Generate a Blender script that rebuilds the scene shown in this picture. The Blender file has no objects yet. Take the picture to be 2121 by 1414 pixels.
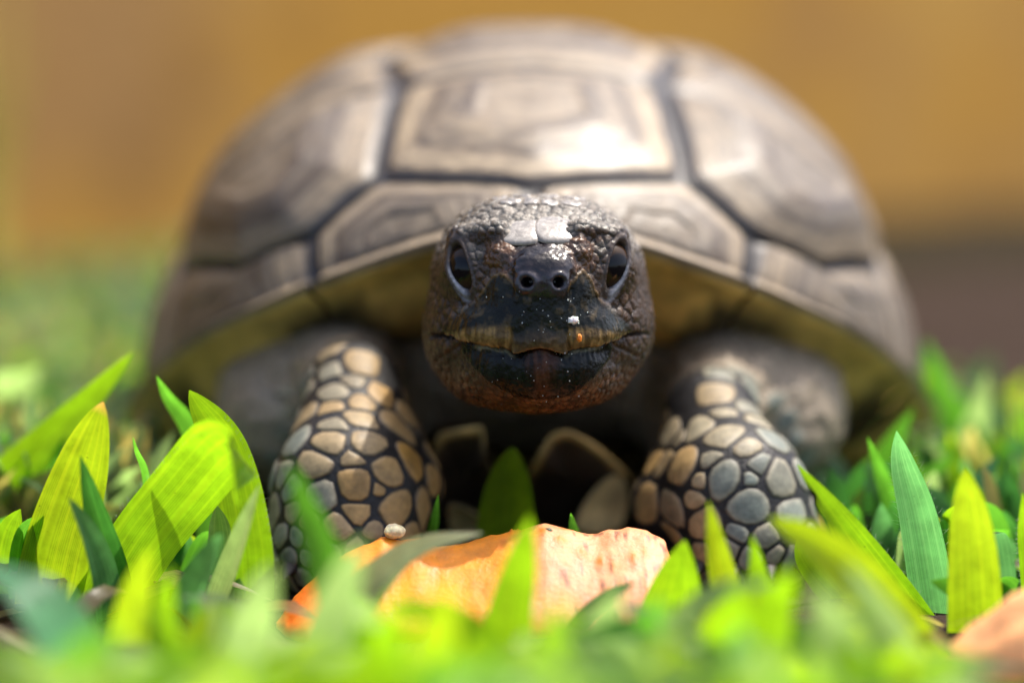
import bpy, math, random
import numpy as np
from mathutils import Vector, noise, kdtree
from mathutils.bvhtree import BVHTree

# ---------------------------------------------------------------- camera, sky, sun, exposure
U = 0.01                                   # all lengths below are centimetres
scene = bpy.context.scene
TH = math.radians(6.1)
CAM = np.array([0.0, -65.0, 12.8])
RT = np.array([1.0, 0, 0]); FW = np.array([0, math.cos(TH), -math.sin(TH)]); UP = np.array([0, math.sin(TH), math.cos(TH)])
FPX = 2121 * 100 / 36.0

cam_data = bpy.data.cameras.new('camera')
cam = bpy.data.objects.new('camera', cam_data)
scene.collection.objects.link(cam)
cam.location = CAM * U
cam.rotation_euler = (math.pi / 2 - TH, 0, 0)
cam_data.lens = 100; cam_data.sensor_width = 36
cam_data.clip_start = 0.01; cam_data.clip_end = 200
cam_data.dof.use_dof = True
cam_data.dof.focus_distance = 0.655
cam_data.dof.aperture_fstop = 3.3
scene.camera = cam

SUN_EL, SUN_AZ = math.radians(67), math.radians(62)      # azimuth from +Y (behind the tortoise) towards +X
world = bpy.data.worlds.new('World'); scene.world = world; world.use_nodes = True
wn = world.node_tree.nodes; wl = world.node_tree.links
sky = wn.new('ShaderNodeTexSky'); sky.sky_type = 'NISHITA'; sky.sun_disc = False
sky.sun_elevation = SUN_EL; sky.sun_rotation = SUN_AZ
sky.dust_density = 4.0; sky.air_density = 0.75; sky.ozone_density = 0.4
wl.new(sky.outputs[0], wn['Background'].inputs[0]); wn['Background'].inputs[1].default_value = 0.15
sl = bpy.data.lights.new('sun', 'SUN'); sl.energy = 2.5; sl.angle = math.radians(0.8); sl.color = (1, 0.95, 0.86)
so = bpy.data.objects.new('sun', sl); scene.collection.objects.link(so)
sd = Vector((math.sin(SUN_AZ) * math.cos(SUN_EL), math.cos(SUN_AZ) * math.cos(SUN_EL), math.sin(SUN_EL)))
so.rotation_euler = sd.to_track_quat('Z', 'Y').to_euler(); so.location = (0, 0, 3)
scene.view_settings.view_transform = 'Standard'; scene.view_settings.look = 'None'
scene.view_settings.gamma = 1; scene.view_settings.use_curve_mapping = False
scene.view_settings.exposure = 1.22
scene.render.engine = 'CYCLES'
scene.cycles.use_denoising = True
scene.cycles.max_bounces = 8
scene.cycles.sample_clamp_indirect = 6

rng = np.random.default_rng(7); random.seed(7)

# ---------------------------------------------------------------- helpers
def P(px, py, d):
    """the point d cm deep along the view axis that shows at pixel (px, py) of the photograph"""
    return CAM + d * (FW + RT * (px - 1060.5) / FPX + UP * (707 - py) / FPX)
def project(p):
    q = np.asarray(p) - CAM; d = q @ FW
    return 1060.5 + FPX * (q @ RT) / d, 707 - FPX * (q @ UP) / d, d
def lerp(a, b, t): return a + (b - a) * t
def sstep(a, b, x):
    t = np.clip((x - a) / (b - a), 0, 1); return t * t * (3 - 2 * t)

def tag(o, label=None, cat=None, group=None, kind=None):
    if label: o['label'] = label
    if cat: o['category'] = cat
    if group: o['group'] = group
    if kind: o['kind'] = kind
    return o
def empty(name, loc):
    o = bpy.data.objects.new(name, None); o.location = np.asarray(loc) * U
    o.empty_display_size = 0.01; scene.collection.objects.link(o); return o
def mesh_obj(name, V, Fc, mat, parent=None, col=None, attrs=None, uv=None, smooth=True, origin=None):
    """V in cm (world); faces any polygons; col per vertex; uv per vertex"""
    V = np.asarray(V, dtype=np.float64)
    if origin is None: origin = np.zeros(3)
    me = bpy.data.meshes.new(name)
    if isinstance(Fc, np.ndarray) and Fc.ndim == 2:
        n, k = Fc.shape
        me.vertices.add(len(V)); me.vertices.foreach_set('co', ((V - origin) * U).astype(np.float32).ravel())
        me.loops.add(n * k); me.loops.foreach_set('vertex_index', Fc.astype(np.int32).ravel())
        me.polygons.add(n); me.polygons.foreach_set('loop_start', np.arange(0, n * k, k, dtype=np.int32))
        me.update(calc_edges=True); me.validate()
    else:
        me.from_pydata([tuple(x) for x in (V - origin) * U], [], [tuple(int(i) for i in f) for f in Fc])
    if smooth: me.polygons.foreach_set('use_smooth', [True] * len(me.polygons))
    if col is not None:
        c = np.ones((len(V), 4), np.float32); c[:, :3] = np.asarray(col)[:, :3]
        a = me.attributes.new('Col', 'FLOAT_COLOR', 'POINT'); a.data.foreach_set('color', c.ravel())
    for k, v in (attrs or {}).items():
        a = me.attributes.new(k, 'FLOAT', 'POINT'); a.data.foreach_set('value', np.asarray(v, np.float32))
    if uv is not None:
        l = np.empty(len(me.loops), np.int32); me.loops.foreach_get('vertex_index', l)
        u = me.uv_layers.new(name='UVMap'); u.data.foreach_set('uv', np.asarray(uv, np.float32)[l].ravel())
    me.materials.append(mat); me.update()
    o = bpy.data.objects.new(name, me); scene.collection.objects.link(o)
    if parent is not None:
        o.parent = parent
        pl = np.zeros(3); q = parent
        while q is not None: pl = pl + np.array(q.location); q = q.parent
        o.location = origin * U - pl
    else: o.location = origin * U
    return o
def grid_faces(nu, nv, wrap_u=False, wrap_v=False):
    i = np.arange(nu if wrap_u else nu - 1); j = np.arange(nv if wrap_v else nv - 1)
    I, J = np.meshgrid(i, j, indexing='ij'); I2 = (I + 1) % nu; J2 = (J + 1) % nv
    return np.stack([I * nv + J, I2 * nv + J, I2 * nv + J2, I * nv + J2], -1).reshape(-1, 4)
def vnoise(V, scale, seed=0, octaves=3):
    o = Vector((seed * 7.31, seed * 3.17, seed * 1.73))
    return np.array([noise.fractal(Vector(v) * scale + o, 1.0, 2.0, octaves, noise_basis='PERLIN_ORIGINAL') for v in V])
def normals(V, Fq):
    a = V[Fq[:, 2]] - V[Fq[:, 0]]; b = V[Fq[:, 3]] - V[Fq[:, 1]]; n = np.cross(a, b)
    N = np.zeros_like(V)
    for k in range(4):
        for c in range(3): N[:, c] += np.bincount(Fq[:, k], n[:, c], len(V))
    return N / (np.linalg.norm(N, axis=1, keepdims=True) + 1e-12)

# ---------------------------------------------------------------- materials
def nodes_of(name):
    m = bpy.data.materials.new(name); m.use_nodes = True
    nt = m.node_tree; return m, nt, nt.nodes, nt.links, nt.nodes['Principled BSDF']
def math_node(n, l, op, a, b=None, clamp=False):
    x = n.new('ShaderNodeMath'); x.operation = op; x.use_clamp = clamp
    for i, v in enumerate((a, b)):
        if v is None: continue
        if isinstance(v, (int, float)): x.inputs[i].default_value = v
        else: l.new(v, x.inputs[i])
    return x.outputs[0]
def noise_node(n, l, scale, detail=4, rough=0.6, vec=None):
    t = n.new('ShaderNodeTexNoise'); t.inputs['Scale'].default_value = scale; t.inputs['Detail'].default_value = detail
    t.inputs['Roughness'].default_value = rough
    if vec is not None: l.new(vec, t.inputs['Vector'])
    return t.outputs['Fac']
def mapped(n, l, lo, hi, fac, f0=0.3, f1=0.7):
    r = n.new('ShaderNodeMapRange'); r.inputs[1].default_value = f0; r.inputs[2].default_value = f1
    r.inputs[3].default_value = lo; r.inputs[4].default_value = hi; l.new(fac, r.inputs[0]); return r.outputs[0]
def mixcol(n, l, fac, a, b, blend='MIX'):
    m = n.new('ShaderNodeMix'); m.data_type = 'RGBA'; m.blend_type = blend
    for s, v in ((m.inputs[0], fac), (m.inputs[6], a), (m.inputs[7], b)):
        if isinstance(v, (int, float)): s.default_value = v
        elif isinstance(v, tuple): s.default_value = (*v, 1)
        else: l.new(v, s)
    return m.outputs[2]
def attr_node(n, name):
    a = n.new('ShaderNodeAttribute'); a.attribute_name = name; return a
def bump_node(n, l, h, strength, dist):
    b = n.new('ShaderNodeBump'); b.inputs['Distance'].default_value = dist
    if isinstance(strength, float): b.inputs['Strength'].default_value = strength
    else: l.new(strength, b.inputs['Strength'])
    l.new(h, b.inputs['Height']); return b.outputs[0]
def obj_coord(n):
    return n.new('ShaderNodeTexCoord').outputs['Object']

def mat_from_col(name, var=0.35, vscale=250, rough=(0.4, 0.6), bump=0.4, bscale=900, bdist=0.0004, spec=0.5, sss=0.0, coat=0.0, wet=False):
    """vertex pigment colour broken up by noise, with fine relief"""
    m, nt, n, l, b = nodes_of(name)
    co = obj_coord(n); col = attr_node(n, 'Col')
    f = noise_node(n, l, vscale, 5, 0.65, co)
    k = mapped(n, l, 1 - var, 1 + var, f)
    l.new(mixcol(n, l, 1.0, col.outputs['Color'], k, 'MULTIPLY'), b.inputs['Base Color'])
    f2 = noise_node(n, l, bscale, 4, 0.6, co)
    if wet:
        w = attr_node(n, 'Wet').outputs['Fac']
        r0 = mapped(n, l, rough[0], rough[1], f2)
        l.new(math_node(n, l, 'SUBTRACT', r0, math_node(n, l, 'MULTIPLY', w, 0.4), True), b.inputs['Roughness'])
        st = math_node(n, l, 'MULTIPLY', attr_node(n, 'Bmp').outputs['Fac'], bump)
        vo = n.new('ShaderNodeTexVoronoi'); vo.inputs['Scale'].default_value = bscale * 0.8; l.new(co, vo.inputs['Vector'])
        h = math_node(n, l, 'SUBTRACT', f2, math_node(n, l, 'MULTIPLY', vo.outputs['Distance'], 0.5))
        l.new(bump_node(n, l, h, st, bdist), b.inputs['Normal'])
    else:
        l.new(mapped(n, l, rough[0], rough[1], f), b.inputs['Roughness'])
        l.new(bump_node(n, l, f2, bump, bdist), b.inputs['Normal'])
    b.inputs['Specular IOR Level'].default_value = spec
    if wet: l.new(attr_node(n, 'Gloss').outputs['Fac'], b.inputs['Specular IOR Level'])
    if coat: b.inputs['Coat Weight'].default_value = coat; b.inputs['Coat Roughness'].default_value = 0.36
    if sss:
        b.inputs['Subsurface Weight'].default_value = sss; b.inputs['Subsurface Radius'].default_value = (0.006, 0.003, 0.0015)
        b.inputs['Subsurface Scale'].default_value = 0.6
    return m
M_skin = mat_from_col('tortoise_skin', 0.5, 500, (0.36, 0.66), 1.0, 1100, 0.00035, 0.42, wet=True)
M_scale = mat_from_col('leg_scale_horn', 0.28, 500, (0.42, 0.62), 0.5, 900, 0.0004, 0.4)
M_shell = mat_from_col('shell_horn', 0.3, 220, (0.44, 0.62), 0.35, 700, 0.0005, 0.5, coat=0.25)
M_under = mat_from_col('yellow_underside', 0.3, 120, (0.4, 0.6), 0.3, 500, 0.0005, 0.4)
M_plate = mat_from_col('wet_head_scale', 0.35, 700, (0.12, 0.34), 0.35, 1200, 0.0003, 0.7)
M_fruit = mat_from_col('fruit_flesh', 0.22, 260, (0.34, 0.6), 0.5, 900, 0.0006, 0.38, sss=0.2)
M_crumb = mat_from_col('crumb', 0.25, 900, (0.3, 0.6), 0.5, 1500, 0.0003, 0.5, sss=0.3)
def make_eye_mat():
    m, nt, n, l, b = nodes_of('wet_dark_eye')
    l.new(attr_node(n, 'Col').outputs['Color'], b.inputs['Base Color'])
    b.inputs['Roughness'].default_value = 0.05; b.inputs['Specular IOR Level'].default_value = 0.24
    return m
M_eye = make_eye_mat()
def make_blade_mat(name):
    m, nt, n, l, b = nodes_of(name)
    uv = n.new('ShaderNodeUVMap').outputs[0]; sx = n.new('ShaderNodeSeparateXYZ'); l.new(uv, sx.inputs[0])
    co = obj_coord(n); col = attr_node(n, 'Col').outputs['Color']
    rnd = n.new('ShaderNodeObjectInfo').outputs['Random']
    w1 = math_node(n, l, 'SINE', math_node(n, l, 'ADD', math_node(n, l, 'MULTIPLY', sx.outputs[0], 9.5), math_node(n, l, 'MULTIPLY', rnd, 40.0)))
    w2 = math_node(n, l, 'SINE', math_node(n, l, 'ADD', math_node(n, l, 'MULTIPLY', sx.outputs[0], 21.0), math_node(n, l, 'MULTIPLY', rnd, 90.0)))
    ux = math_node(n, l, 'ADD', sx.outputs[0], math_node(n, l, 'ADD', math_node(n, l, 'MULTIPLY', w1, 0.045), math_node(n, l, 'MULTIPLY', w2, 0.02)))
    s = math_node(n, l, 'SINE', math_node(n, l, 'MULTIPLY', ux, 2 * math.pi * 5.0))
    s2 = math_node(n, l, 'SINE', math_node(n, l, 'MULTIPLY', ux, 2 * math.pi * 27.0))
    vein = math_node(n, l, 'POWER', math_node(n, l, 'MULTIPLY_ADD', s, 0.5), 6.0)
    vein.node.inputs[0].links[0].from_node.inputs[2].default_value = 0.5
    fine = math_node(n, l, 'MULTIPLY', s2, 0.10)
    f = noise_node(n, l, 180, 4, 0.6, co)
    k = math_node(n, l, 'ADD', mapped(n, l, 0.75, 1.2, f), fine)
    base = mixcol(n, l, 1.0, col, k, 'MULTIPLY')
    base = mixcol(n, l, math_node(n, l, 'MULTIPLY', vein, mapped(n, l, 0.12, 0.5, noise_node(n, l, 60, 2, 0.5, co))), base, mixcol(n, l, 1.0, col, (2.0, 1.6, 1.8), 'MULTIPLY'))
    sp = noise_node(n, l, 1100, 3, 0.7, co)                      # dark specks of wear
    base = mixcol(n, l, mapped(n, l, 0, 0.75, sp, 0.66, 0.74), base, (0.02, 0.035, 0.008))
    l.new(base, b.inputs['Base Color'])
    b.inputs['Roughness'].default_value = 0.34; b.inputs['Specular IOR Level'].default_value = 0.6
    l.new(bump_node(n, l, math_node(n, l, 'ADD', s2, math_node(n, l, 'MULTIPLY', s, 1.5)), 0.25, 0.0003), b.inputs['Normal'])
    tr = n.new('ShaderNodeBsdfTranslucent'); l.new(mixcol(n, l, 1.0, base, (3.2, 3.3, 1.5), 'MULTIPLY'), tr.inputs[0])
    mx = n.new('ShaderNodeMixShader'); mx.inputs[0].default_value = 0.58
    l.new(b.outputs[0], mx.inputs[1]); l.new(tr.outputs[0], mx.inputs[2])
    l.new(mx.outputs[0], nt.nodes['Material Output'].inputs[0]); return m
M_blade = make_blade_mat('grass_blade')
def make_hair_mat():
    m, nt, n, l, b = nodes_of('pale_leaf_hair')
    b.inputs['Base Color'].default_value = (0.32, 0.42, 0.25, 1); b.inputs['Roughness'].default_value = 0.4; return m
M_hair = make_hair_mat()
def make_wall_mat(stains):
    m, nt, n, l, b = nodes_of('ochre_wall_paint')
    co = obj_coord(n)
    f = noise_node(n, l, 2.6, 4, 0.55, co); g = noise_node(n, l, 9.0, 5, 0.6, co)
    c = mixcol(n, l, mapped(n, l, 0, 1, f, 0.42, 0.62), (0.56, 0.275, 0.03), (0.62, 0.335, 0.058))
    c = mixcol(n, l, mapped(n, l, 0, 0.5, g, 0.5, 0.75), c, (0.42, 0.24, 0.085))
    big = noise_node(n, l, 3.4, 2, 0.5, co); c = mixcol(n, l, mapped(n, l, 0, 0.8, big, 0.5, 0.62), c, (0.40, 0.21, 0.07))
    for p, rad, k in stains:                                   # old brown damp stains
        vm = n.new('ShaderNodeVectorMath'); vm.operation = 'DISTANCE'; l.new(co, vm.inputs[0]); vm.inputs[1].default_value = tuple(p)
        dd = math_node(n, l, 'ADD', vm.outputs['Value'], mapped(n, l, -rad * .35, rad * .35, g))
        c = mixcol(n, l, mapped(n, l, k, 0.0, dd, rad * .35, rad * 1.05), c, (0.30, 0.145, 0.035))
    l.new(c, b.inputs['Base Color']); b.inputs['Roughness'].default_value = 0.85
    l.new(bump_node(n, l, noise_node(n, l, 120, 5, 0.6, co), 0.4, 0.003), b.inputs['Normal']); return m
def make_stain_mat():
    m, nt, n, l, b = nodes_of('brown_damp_plaster')
    co = obj_coord(n); f = noise_node(n, l, 14, 4, 0.6, co)
    l.new(mixcol(n, l, f, (0.26, 0.15, 0.075), (0.36, 0.2, 0.08)), b.inputs['Base Color']); b.inputs['Roughness'].default_value = 0.9; return m
def make_soil_mat():
    m, nt, n, l, b = nodes_of('dark_soil')
    co = obj_coord(n)
    f = noise_node(n, l, 30, 6, 0.65, co); g = noise_node(n, l, 160, 5, 0.7, co)
    c = mixcol(n, l, mapped(n, l, 0, 1, f), (0.026, 0.016, 0.011), (0.052, 0.034, 0.025))
    c = mixcol(n, l, mapped(n, l, 0, 0.7, g, 0.45, 0.7), c, (0.06, 0.05, 0.044))
    l.new(c, b.inputs['Base Color']); b.inputs['Roughness'].default_value = 1.0; b.inputs['Specular IOR Level'].default_value = 0.05
    l.new(bump_node(n, l, g, 0.8, 0.006), b.inputs['Normal']); return m
M_soil = make_soil_mat()

# ---------------------------------------------------------------- ground and wall
def build_ground():
    xs = np.concatenate([[-2000, -600], np.linspace(-120, 120, 81), [600, 2000]])
    ys = np.concatenate([[-2000, -400], np.linspace(-66, 200, 90), [600, 2000]])
    X, Y = np.meshgrid(xs, ys, indexing='ij')
    Z = np.array([noise.fractal(Vector((x * .12, y * .12, 0)), 1, 2, 4) * 0.35 for x, y in zip(X.ravel(), Y.ravel())])
    Z[(np.abs(X.ravel()) > 130) | (Y.ravel() > 210) | (Y.ravel() < -70)] = -0.3
    V = np.stack([X.ravel(), Y.ravel(), Z - 0.35], -1)
    o = mesh_obj('ground', V, grid_faces(len(xs), len(ys))[:, ::-1].copy(), M_soil); tag(o, kind='structure')
build_ground()
def build_wall():
    a = np.array([-150, -22.0]); b = np.array([150, 242.0]); n = np.array([b[1] - a[1], a[0] - b[0]]); n /= np.linalg.norm(n)
    if n[1] > 0: n = -n
    V = []; h = 62
    for p in (a, b, b - n * 14, a - n * 14):
        V += [[p[0], p[1], -1.5], [p[0], p[1], h]]
    F = [(0, 2, 3, 1), (2, 4, 5, 3), (4, 6, 7, 5), (6, 0, 1, 7), (1, 3, 5, 7)]
    def on_wall(px, py):
        o = CAM; d = P(px, py, 1) - CAM; nn = np.array([n[0], n[1], 0]); t = (np.array([a[0], a[1], 0]) - o) @ nn / (d @ nn); return (o + d * t) * U
    M_wall = make_wall_mat([(on_wall(400, 170), .05, .55), (on_wall(290, 350), .05, .5), (on_wall(620, 60), .03, .3), (on_wall(2050, 420), .05, .35)])
    w = mesh_obj('wall', V, F, M_wall, smooth=False)
    tag(w, 'ochre painted wall standing behind the tortoise and the lawn', 'wall')
    return a, b, n
WA, WB, WN = build_wall()

def build_shade_strip():  # added dark strip along the wall foot; its colour stands in for shade
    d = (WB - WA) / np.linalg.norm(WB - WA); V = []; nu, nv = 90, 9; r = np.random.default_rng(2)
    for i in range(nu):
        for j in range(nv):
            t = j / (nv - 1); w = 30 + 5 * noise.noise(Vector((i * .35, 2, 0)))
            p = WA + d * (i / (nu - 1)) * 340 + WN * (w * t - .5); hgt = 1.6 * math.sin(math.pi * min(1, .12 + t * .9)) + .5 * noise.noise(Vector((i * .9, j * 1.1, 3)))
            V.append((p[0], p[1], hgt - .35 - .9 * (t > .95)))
    m, nt, n, l, b = nodes_of('dark_shade_colour'); co = obj_coord(n)
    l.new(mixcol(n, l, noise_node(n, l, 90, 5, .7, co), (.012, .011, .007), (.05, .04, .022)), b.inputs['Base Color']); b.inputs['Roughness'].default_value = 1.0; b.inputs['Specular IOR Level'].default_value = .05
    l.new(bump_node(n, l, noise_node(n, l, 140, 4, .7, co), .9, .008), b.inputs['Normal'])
    tag(mesh_obj('wall_shade_strip', V, grid_faces(nu, nv), m), kind='structure')
build_shade_strip()

# ---------------------------------------------------------------- carapace surface
XC, YC, CA, CB, CN, CTOP = 0.5, 21., 11.5, 14.8, 2.3, 12.95
_ZX = np.linspace(-1, 1, 401); _ZY = np.interp(np.abs(_ZX), [0, .2, .473, .7, .83, .93, 1], [8.3, 8.0, 6.8, 5.5, 4.4, 2.9, 1.8])
_K = np.exp(-(np.arange(-30, 31) / 16.) ** 2); _K /= _K.sum(); _ZS = _ZY.copy(); _ZS[30:-30] = np.convolve(_ZY, _K, 'same')[30:-30]
def dome(u, v):
    u = np.asarray(u, float); v = np.asarray(v, float)
    r = np.hypot(u, v) + 1e-9; cx, cy = (u + 1e-12) / r, (v - 1e-9) / r
    k = (np.abs(cx / CA) ** CN + np.abs(cy / CB) ** CN) ** (-1 / CN)
    rx, ry = cx * k, cy * k; sx = np.abs(rx) / CA
    zf = np.interp(sx, _ZX, _ZS)
    zr = np.where(cy < 0, zf, 1.8); w = np.where(cy < 0, sx ** 2, 1.)
    p = 2.0 + .2 * w; q = 1.3 + .6 * w
    t = np.sin(np.clip(r, 0, 1) * np.pi / 2)
    h = (1 - t ** p).clip(0) ** (1 / q)
    ex = np.clip(r - 1, 0, None) * 9
    return np.stack([XC + rx * t + cx * ex, YC + ry * t + cy * ex, zr + (CTOP - zr) * h - ex * .35], -1)
def dome_normal(u, v):
    e = 0.012; r = np.maximum(np.hypot(u, v), 1e-6); s = np.minimum(1, 0.985 / r)
    u, v = u * s, v * s
    a = dome(u + e, v) - dome(u - e, v); b = dome(u, v + e) - dome(u, v - e)
    n = np.cross(a, b); n /= np.linalg.norm(n, axis=-1, keepdims=True) + 1e-12
    return np.where(n[..., 2:3] < 0, -n, n)

tortoise = empty('tortoise', (0.5, 18, 0))
tag(tortoise, 'brown domed tortoise with raised wet head facing the camera over grass', 'tortoise')

def build_carapace():
    nr, na = 40, 120
    r = np.linspace(0.0, 1.06, nr); a = np.linspace(0, 2 * np.pi, na, endpoint=False)
    R_, A_ = np.meshgrid(r, a, indexing='ij'); u = (R_ * np.sin(A_)).ravel(); v = (-R_ * np.cos(A_)).ravel()
    V = dome(u, v) - dome_normal(u, v) * 0.16
    col = np.tile([0.045, 0.04, 0.038], (len(V), 1))
    return mesh_obj('carapace', V, grid_faces(nr, na, wrap_v=True), M_shell, tortoise, col)
carapace = build_carapace()

def dense(poly, n):
    p = np.asarray(poly, float); q = np.vstack([p, p[:1]]); L = np.linalg.norm(np.diff(q, axis=0), axis=1)
    out = []
    for i in range(len(p)):
        m = max(2, int(round(n * L[i] / L.sum())))
        for t in np.arange(m) / m: out.append(lerp(q[i], q[i + 1], t))
    return np.array(out)
def scute(name, poly, areola, bulge=0.3, seed=0, asz=0.3, tan=1.0, rings=17):
    c = np.asarray(areola, float); B = dense(poly, 110)
    c0 = B.mean(0)
    B = c0 + (B - c0) * (1 - 0.006 / np.maximum(np.linalg.norm(B - c0, axis=1, keepdims=True), .05))   # leaves the dark seam
    for _ in range(2): B = 0.25 * np.roll(B, 1, 0) + 0.5 * B + 0.25 * np.roll(B, -1, 0)
    ns = 46; s = np.concatenate([np.linspace(0, 0.1, 8), np.linspace(0.12, 0.98, ns - 8)])
    S = np.repeat(s, len(B)); BB = np.tile(B, (ns, 1))
    inner = c + (BB - c) * asz * 0.0
    uv = BB + (inner - BB) * S[:, None]
    V = dome(uv[:, 0], uv[:, 1]); N = dome_normal(uv[:, 0], uv[:, 1])
    n1 = vnoise(V, 0.35, seed, 3); n2 = vnoise(V, 1.6, seed + 3, 3)
    Sj = S + 0.014 * n2 + 0.03 * n1
    ar = 1 - asz
    h = -0.11 * (1 - sstep(0, 0.09, S)) + bulge * sstep(-.12, 0.62, S)
    ring = np.abs(np.sin(np.pi * Sj * rings))
    h += np.where(S < ar, 0.022 * (ring - 0.5) * sstep(0.02, 0.12, S), 0.0) + 0.02 * n2
    h -= 0.05 * sstep(ar - .02, ar + .03, S)
    V = V + N * h[:, None]
    # pigment: dark seam, tan outer bands, brown and grey growth rings, weathered centre
    seam = np.array([0.026, 0.023, 0.023]); tanc = np.array([0.36, 0.275, 0.17]); br = np.array([0.085, 0.058, 0.034]); gr = np.array([0.15, 0.116, 0.076]) * (1.45 if name == 'vertebral_scute' else 1); dk = np.array([0.035, 0.028, 0.023])  # vertebral grey is painted paler to stand in for sheen
    f = vnoise(np.stack([Sj * 9, n1 * 1.5, n1 * 0 + seed], -1), 1.0, seed, 2)
    col = lerp(br, gr, sstep(-.4, .4, f)[:, None]) * np.ones((len(V), 1))
    col = lerp(col, tanc, (tan * sstep(0.06, 0.11, Sj) * (1 - sstep(0.2, 0.33, Sj)))[:, None] * (0.75 + .4 * n1[:, None]))
    col = lerp(col, dk, (0.8 * (1 - sstep(0.0, 0.5, ring)) * (S < ar))[:, None])
    col = lerp(col, tanc * .8, (0.4 * sstep(.15, .6, n1) * sstep(.3, .5, S))[:, None])
    col = lerp(col, gr * .9, (0.5 * sstep(ar - .02, ar + .06, S))[:, None])
    col = lerp(col, seam, (1 - sstep(0.02, 0.075, Sj))[:, None])
    F = grid_faces(ns, len(B), wrap_v=True)
    last = (ns - 1) * len(B)
    V = np.vstack([V, V[last:].mean(0)]); col = np.vstack([col, col[last:].mean(0)])
    Fl = [tuple(f) for f in F] + [(last + i, last + (i + 1) % len(B), len(V) - 1) for i in range(len(B))]
    return mesh_obj(name, V, Fl, M_shell, carapace, col)
def mir(p): return [(-x, y) for x, y in p]
pol = lambda a, r: (r * math.sin(math.radians(a)), -r * math.cos(math.radians(a)))
V1 = [(-.165, -.35), (-.21, -.652), (-.11, -.735), (0, -.792), (.11, -.735), (.21, -.652), (.165, -.35), (0, -.335)]
V2 = [(-.165, -.35), (0, -.335), (.165, -.35), (.215, -.17), (.165, -.0), (-.165, -.0), (-.215, -.17)]
V3 = [(-.165, -.0), (.165, -.0), (.205, .14), (.16, .28), (-.16, .28), (-.205, .14)]
V4 = [(-.16, .28), (.16, .28), (.19, .42), (.13, .56), (-.13, .56), (-.19, .42)]
V5 = [(-.13, .56), (.13, .56), (.27, .70), (.15, .84), (-.15, .84), (-.27, .70)]
scute('vertebral_scute', V1, (0, -.50), .34, 1, .34)
scute('vertebral_scute', V2, (0, -.18), .34, 2, .34)
for k, v in enumerate((V3, V4, V5)): scute('vertebral_scute', v, tuple(np.mean(v, 0)), .26, 3 + k, .34)
C1 = [(.165, -.35), (.21, -.652), (.332, -.748), (.469, -.713), (.597, -.518), (.63, -.44), (.614, -.352), (.527, -.369), (.404, -.394), (.309, -.378), (.215, -.362)]
C2 = [(.165, -.35), (.215, -.362), (.309, -.378), (.404, -.394), (.527, -.369), (.614, -.352), pol(75, .735), pol(90, .745), (.165, -.0), (.215, -.17)]
C3 = [(.165, -.0), pol(90, .745), pol(105, .75), pol(118, .76), (.16, .28), (.205, .14)]
C4 = [(.16, .28), pol(118, .76), pol(132, .77), pol(146, .78), (.27, .70), (.13, .56), (.19, .42)]
for sgn in (0, 1):
    f = (lambda p: p) if sgn else mir
    for k, (c, ar) in enumerate(((C1, (.375, -.53)), (C2, (.38, -.19)), (C3, (.40, .14)), (C4, (.34, .47)))):
        scute('costal_scute', f(c), f([ar])[0], 0.7 if k == 0 else .5, 10 + 5 * sgn + k, .32, .6)
RIM = 1.07
def arc(a0, a1, r, n=5): return [pol(a, r) for a in np.linspace(a0, a1, n)]
MARG = [(0, 21.6, [(0, -.792), (.11, -.735), (.21, -.652), (.332, -.748)]),
        (21.6, 50.8, [(.332, -.748), (.469, -.713), (.597, -.518), (.63, -.49)]),
        (50.8, 68, [(.63, -.49), (.63, -.44), (.614, -.352), pol(68, .72)])]
edges = [68, 82, 96, 110, 124, 138, 152, 166, 180]
for a0, a1 in zip(edges[:-1], edges[1:]):
    f = lambda a: np.interp(a, [68, 82, 96, 110, 124, 138, 150, 166, 180], [.72, .74, .745, .755, .765, .775, .80, .86, .85])
    MARG.append((a0, a1, [pol(a0, f(a0)), pol((a0 + a1) / 2, f((a0 + a1) / 2)), pol(a1, f(a1))]))
def marginal(a0, a1, inner, sgn, seed):
    poly = inner + arc(a1, a0, RIM, 7)
    if a0 == 0: poly = [(0, -.792)] + inner[1:] + arc(a1, a0, RIM, 7)
    c = np.mean([inner[len(inner) // 2], pol((a0 + a1) / 2, RIM)], 0)
    if not sgn: poly = mir(poly); c = (-c[0], c[1])
    scute('marginal_scute', poly, tuple(c), .10, seed, .3, .8, 8)
    # the yellow under face: from the lip back under the shell
    aa = np.linspace(a0 + .25, a1 - .25, 14); rows = []
    prof = [(0, 0.06), (0.03, -.10), (.16, -.26), (.6, -.42), (1.2, -.9), (2.0, -1.6), (3.0, -2.1), (4.2, -2.3)]
    wob = 0.12 * np.sin(np.linspace(0, math.pi, 14))
    for ins, dz in prof:
        u = np.array([pol(a, RIM + .004) for a in aa]); p = dome(u[:, 0], u[:, 1])
        d = np.stack([XC - p[:, 0], YC - p[:, 1], 0 * p[:, 0]], -1); d /= np.linalg.norm(d, axis=1, keepdims=True)
        q = p + d * ins; q[:, 2] = np.maximum(q[:, 2] + dz, 0.35); rows.append(q)
    V = np.array(rows).reshape(-1, 3)
    if not sgn: V[:, 0] = 2 * XC - V[:, 0]
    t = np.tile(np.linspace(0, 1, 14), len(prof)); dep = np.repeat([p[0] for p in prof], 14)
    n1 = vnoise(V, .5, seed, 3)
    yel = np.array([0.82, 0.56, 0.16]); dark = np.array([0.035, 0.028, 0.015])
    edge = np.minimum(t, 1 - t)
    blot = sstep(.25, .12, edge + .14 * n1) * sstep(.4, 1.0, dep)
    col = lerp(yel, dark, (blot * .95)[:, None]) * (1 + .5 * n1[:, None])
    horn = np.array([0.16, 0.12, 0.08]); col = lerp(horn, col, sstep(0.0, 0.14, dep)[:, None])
    mesh_obj('underside_plate', V, grid_faces(len(prof), 14), M_under, carapace, col)
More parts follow.
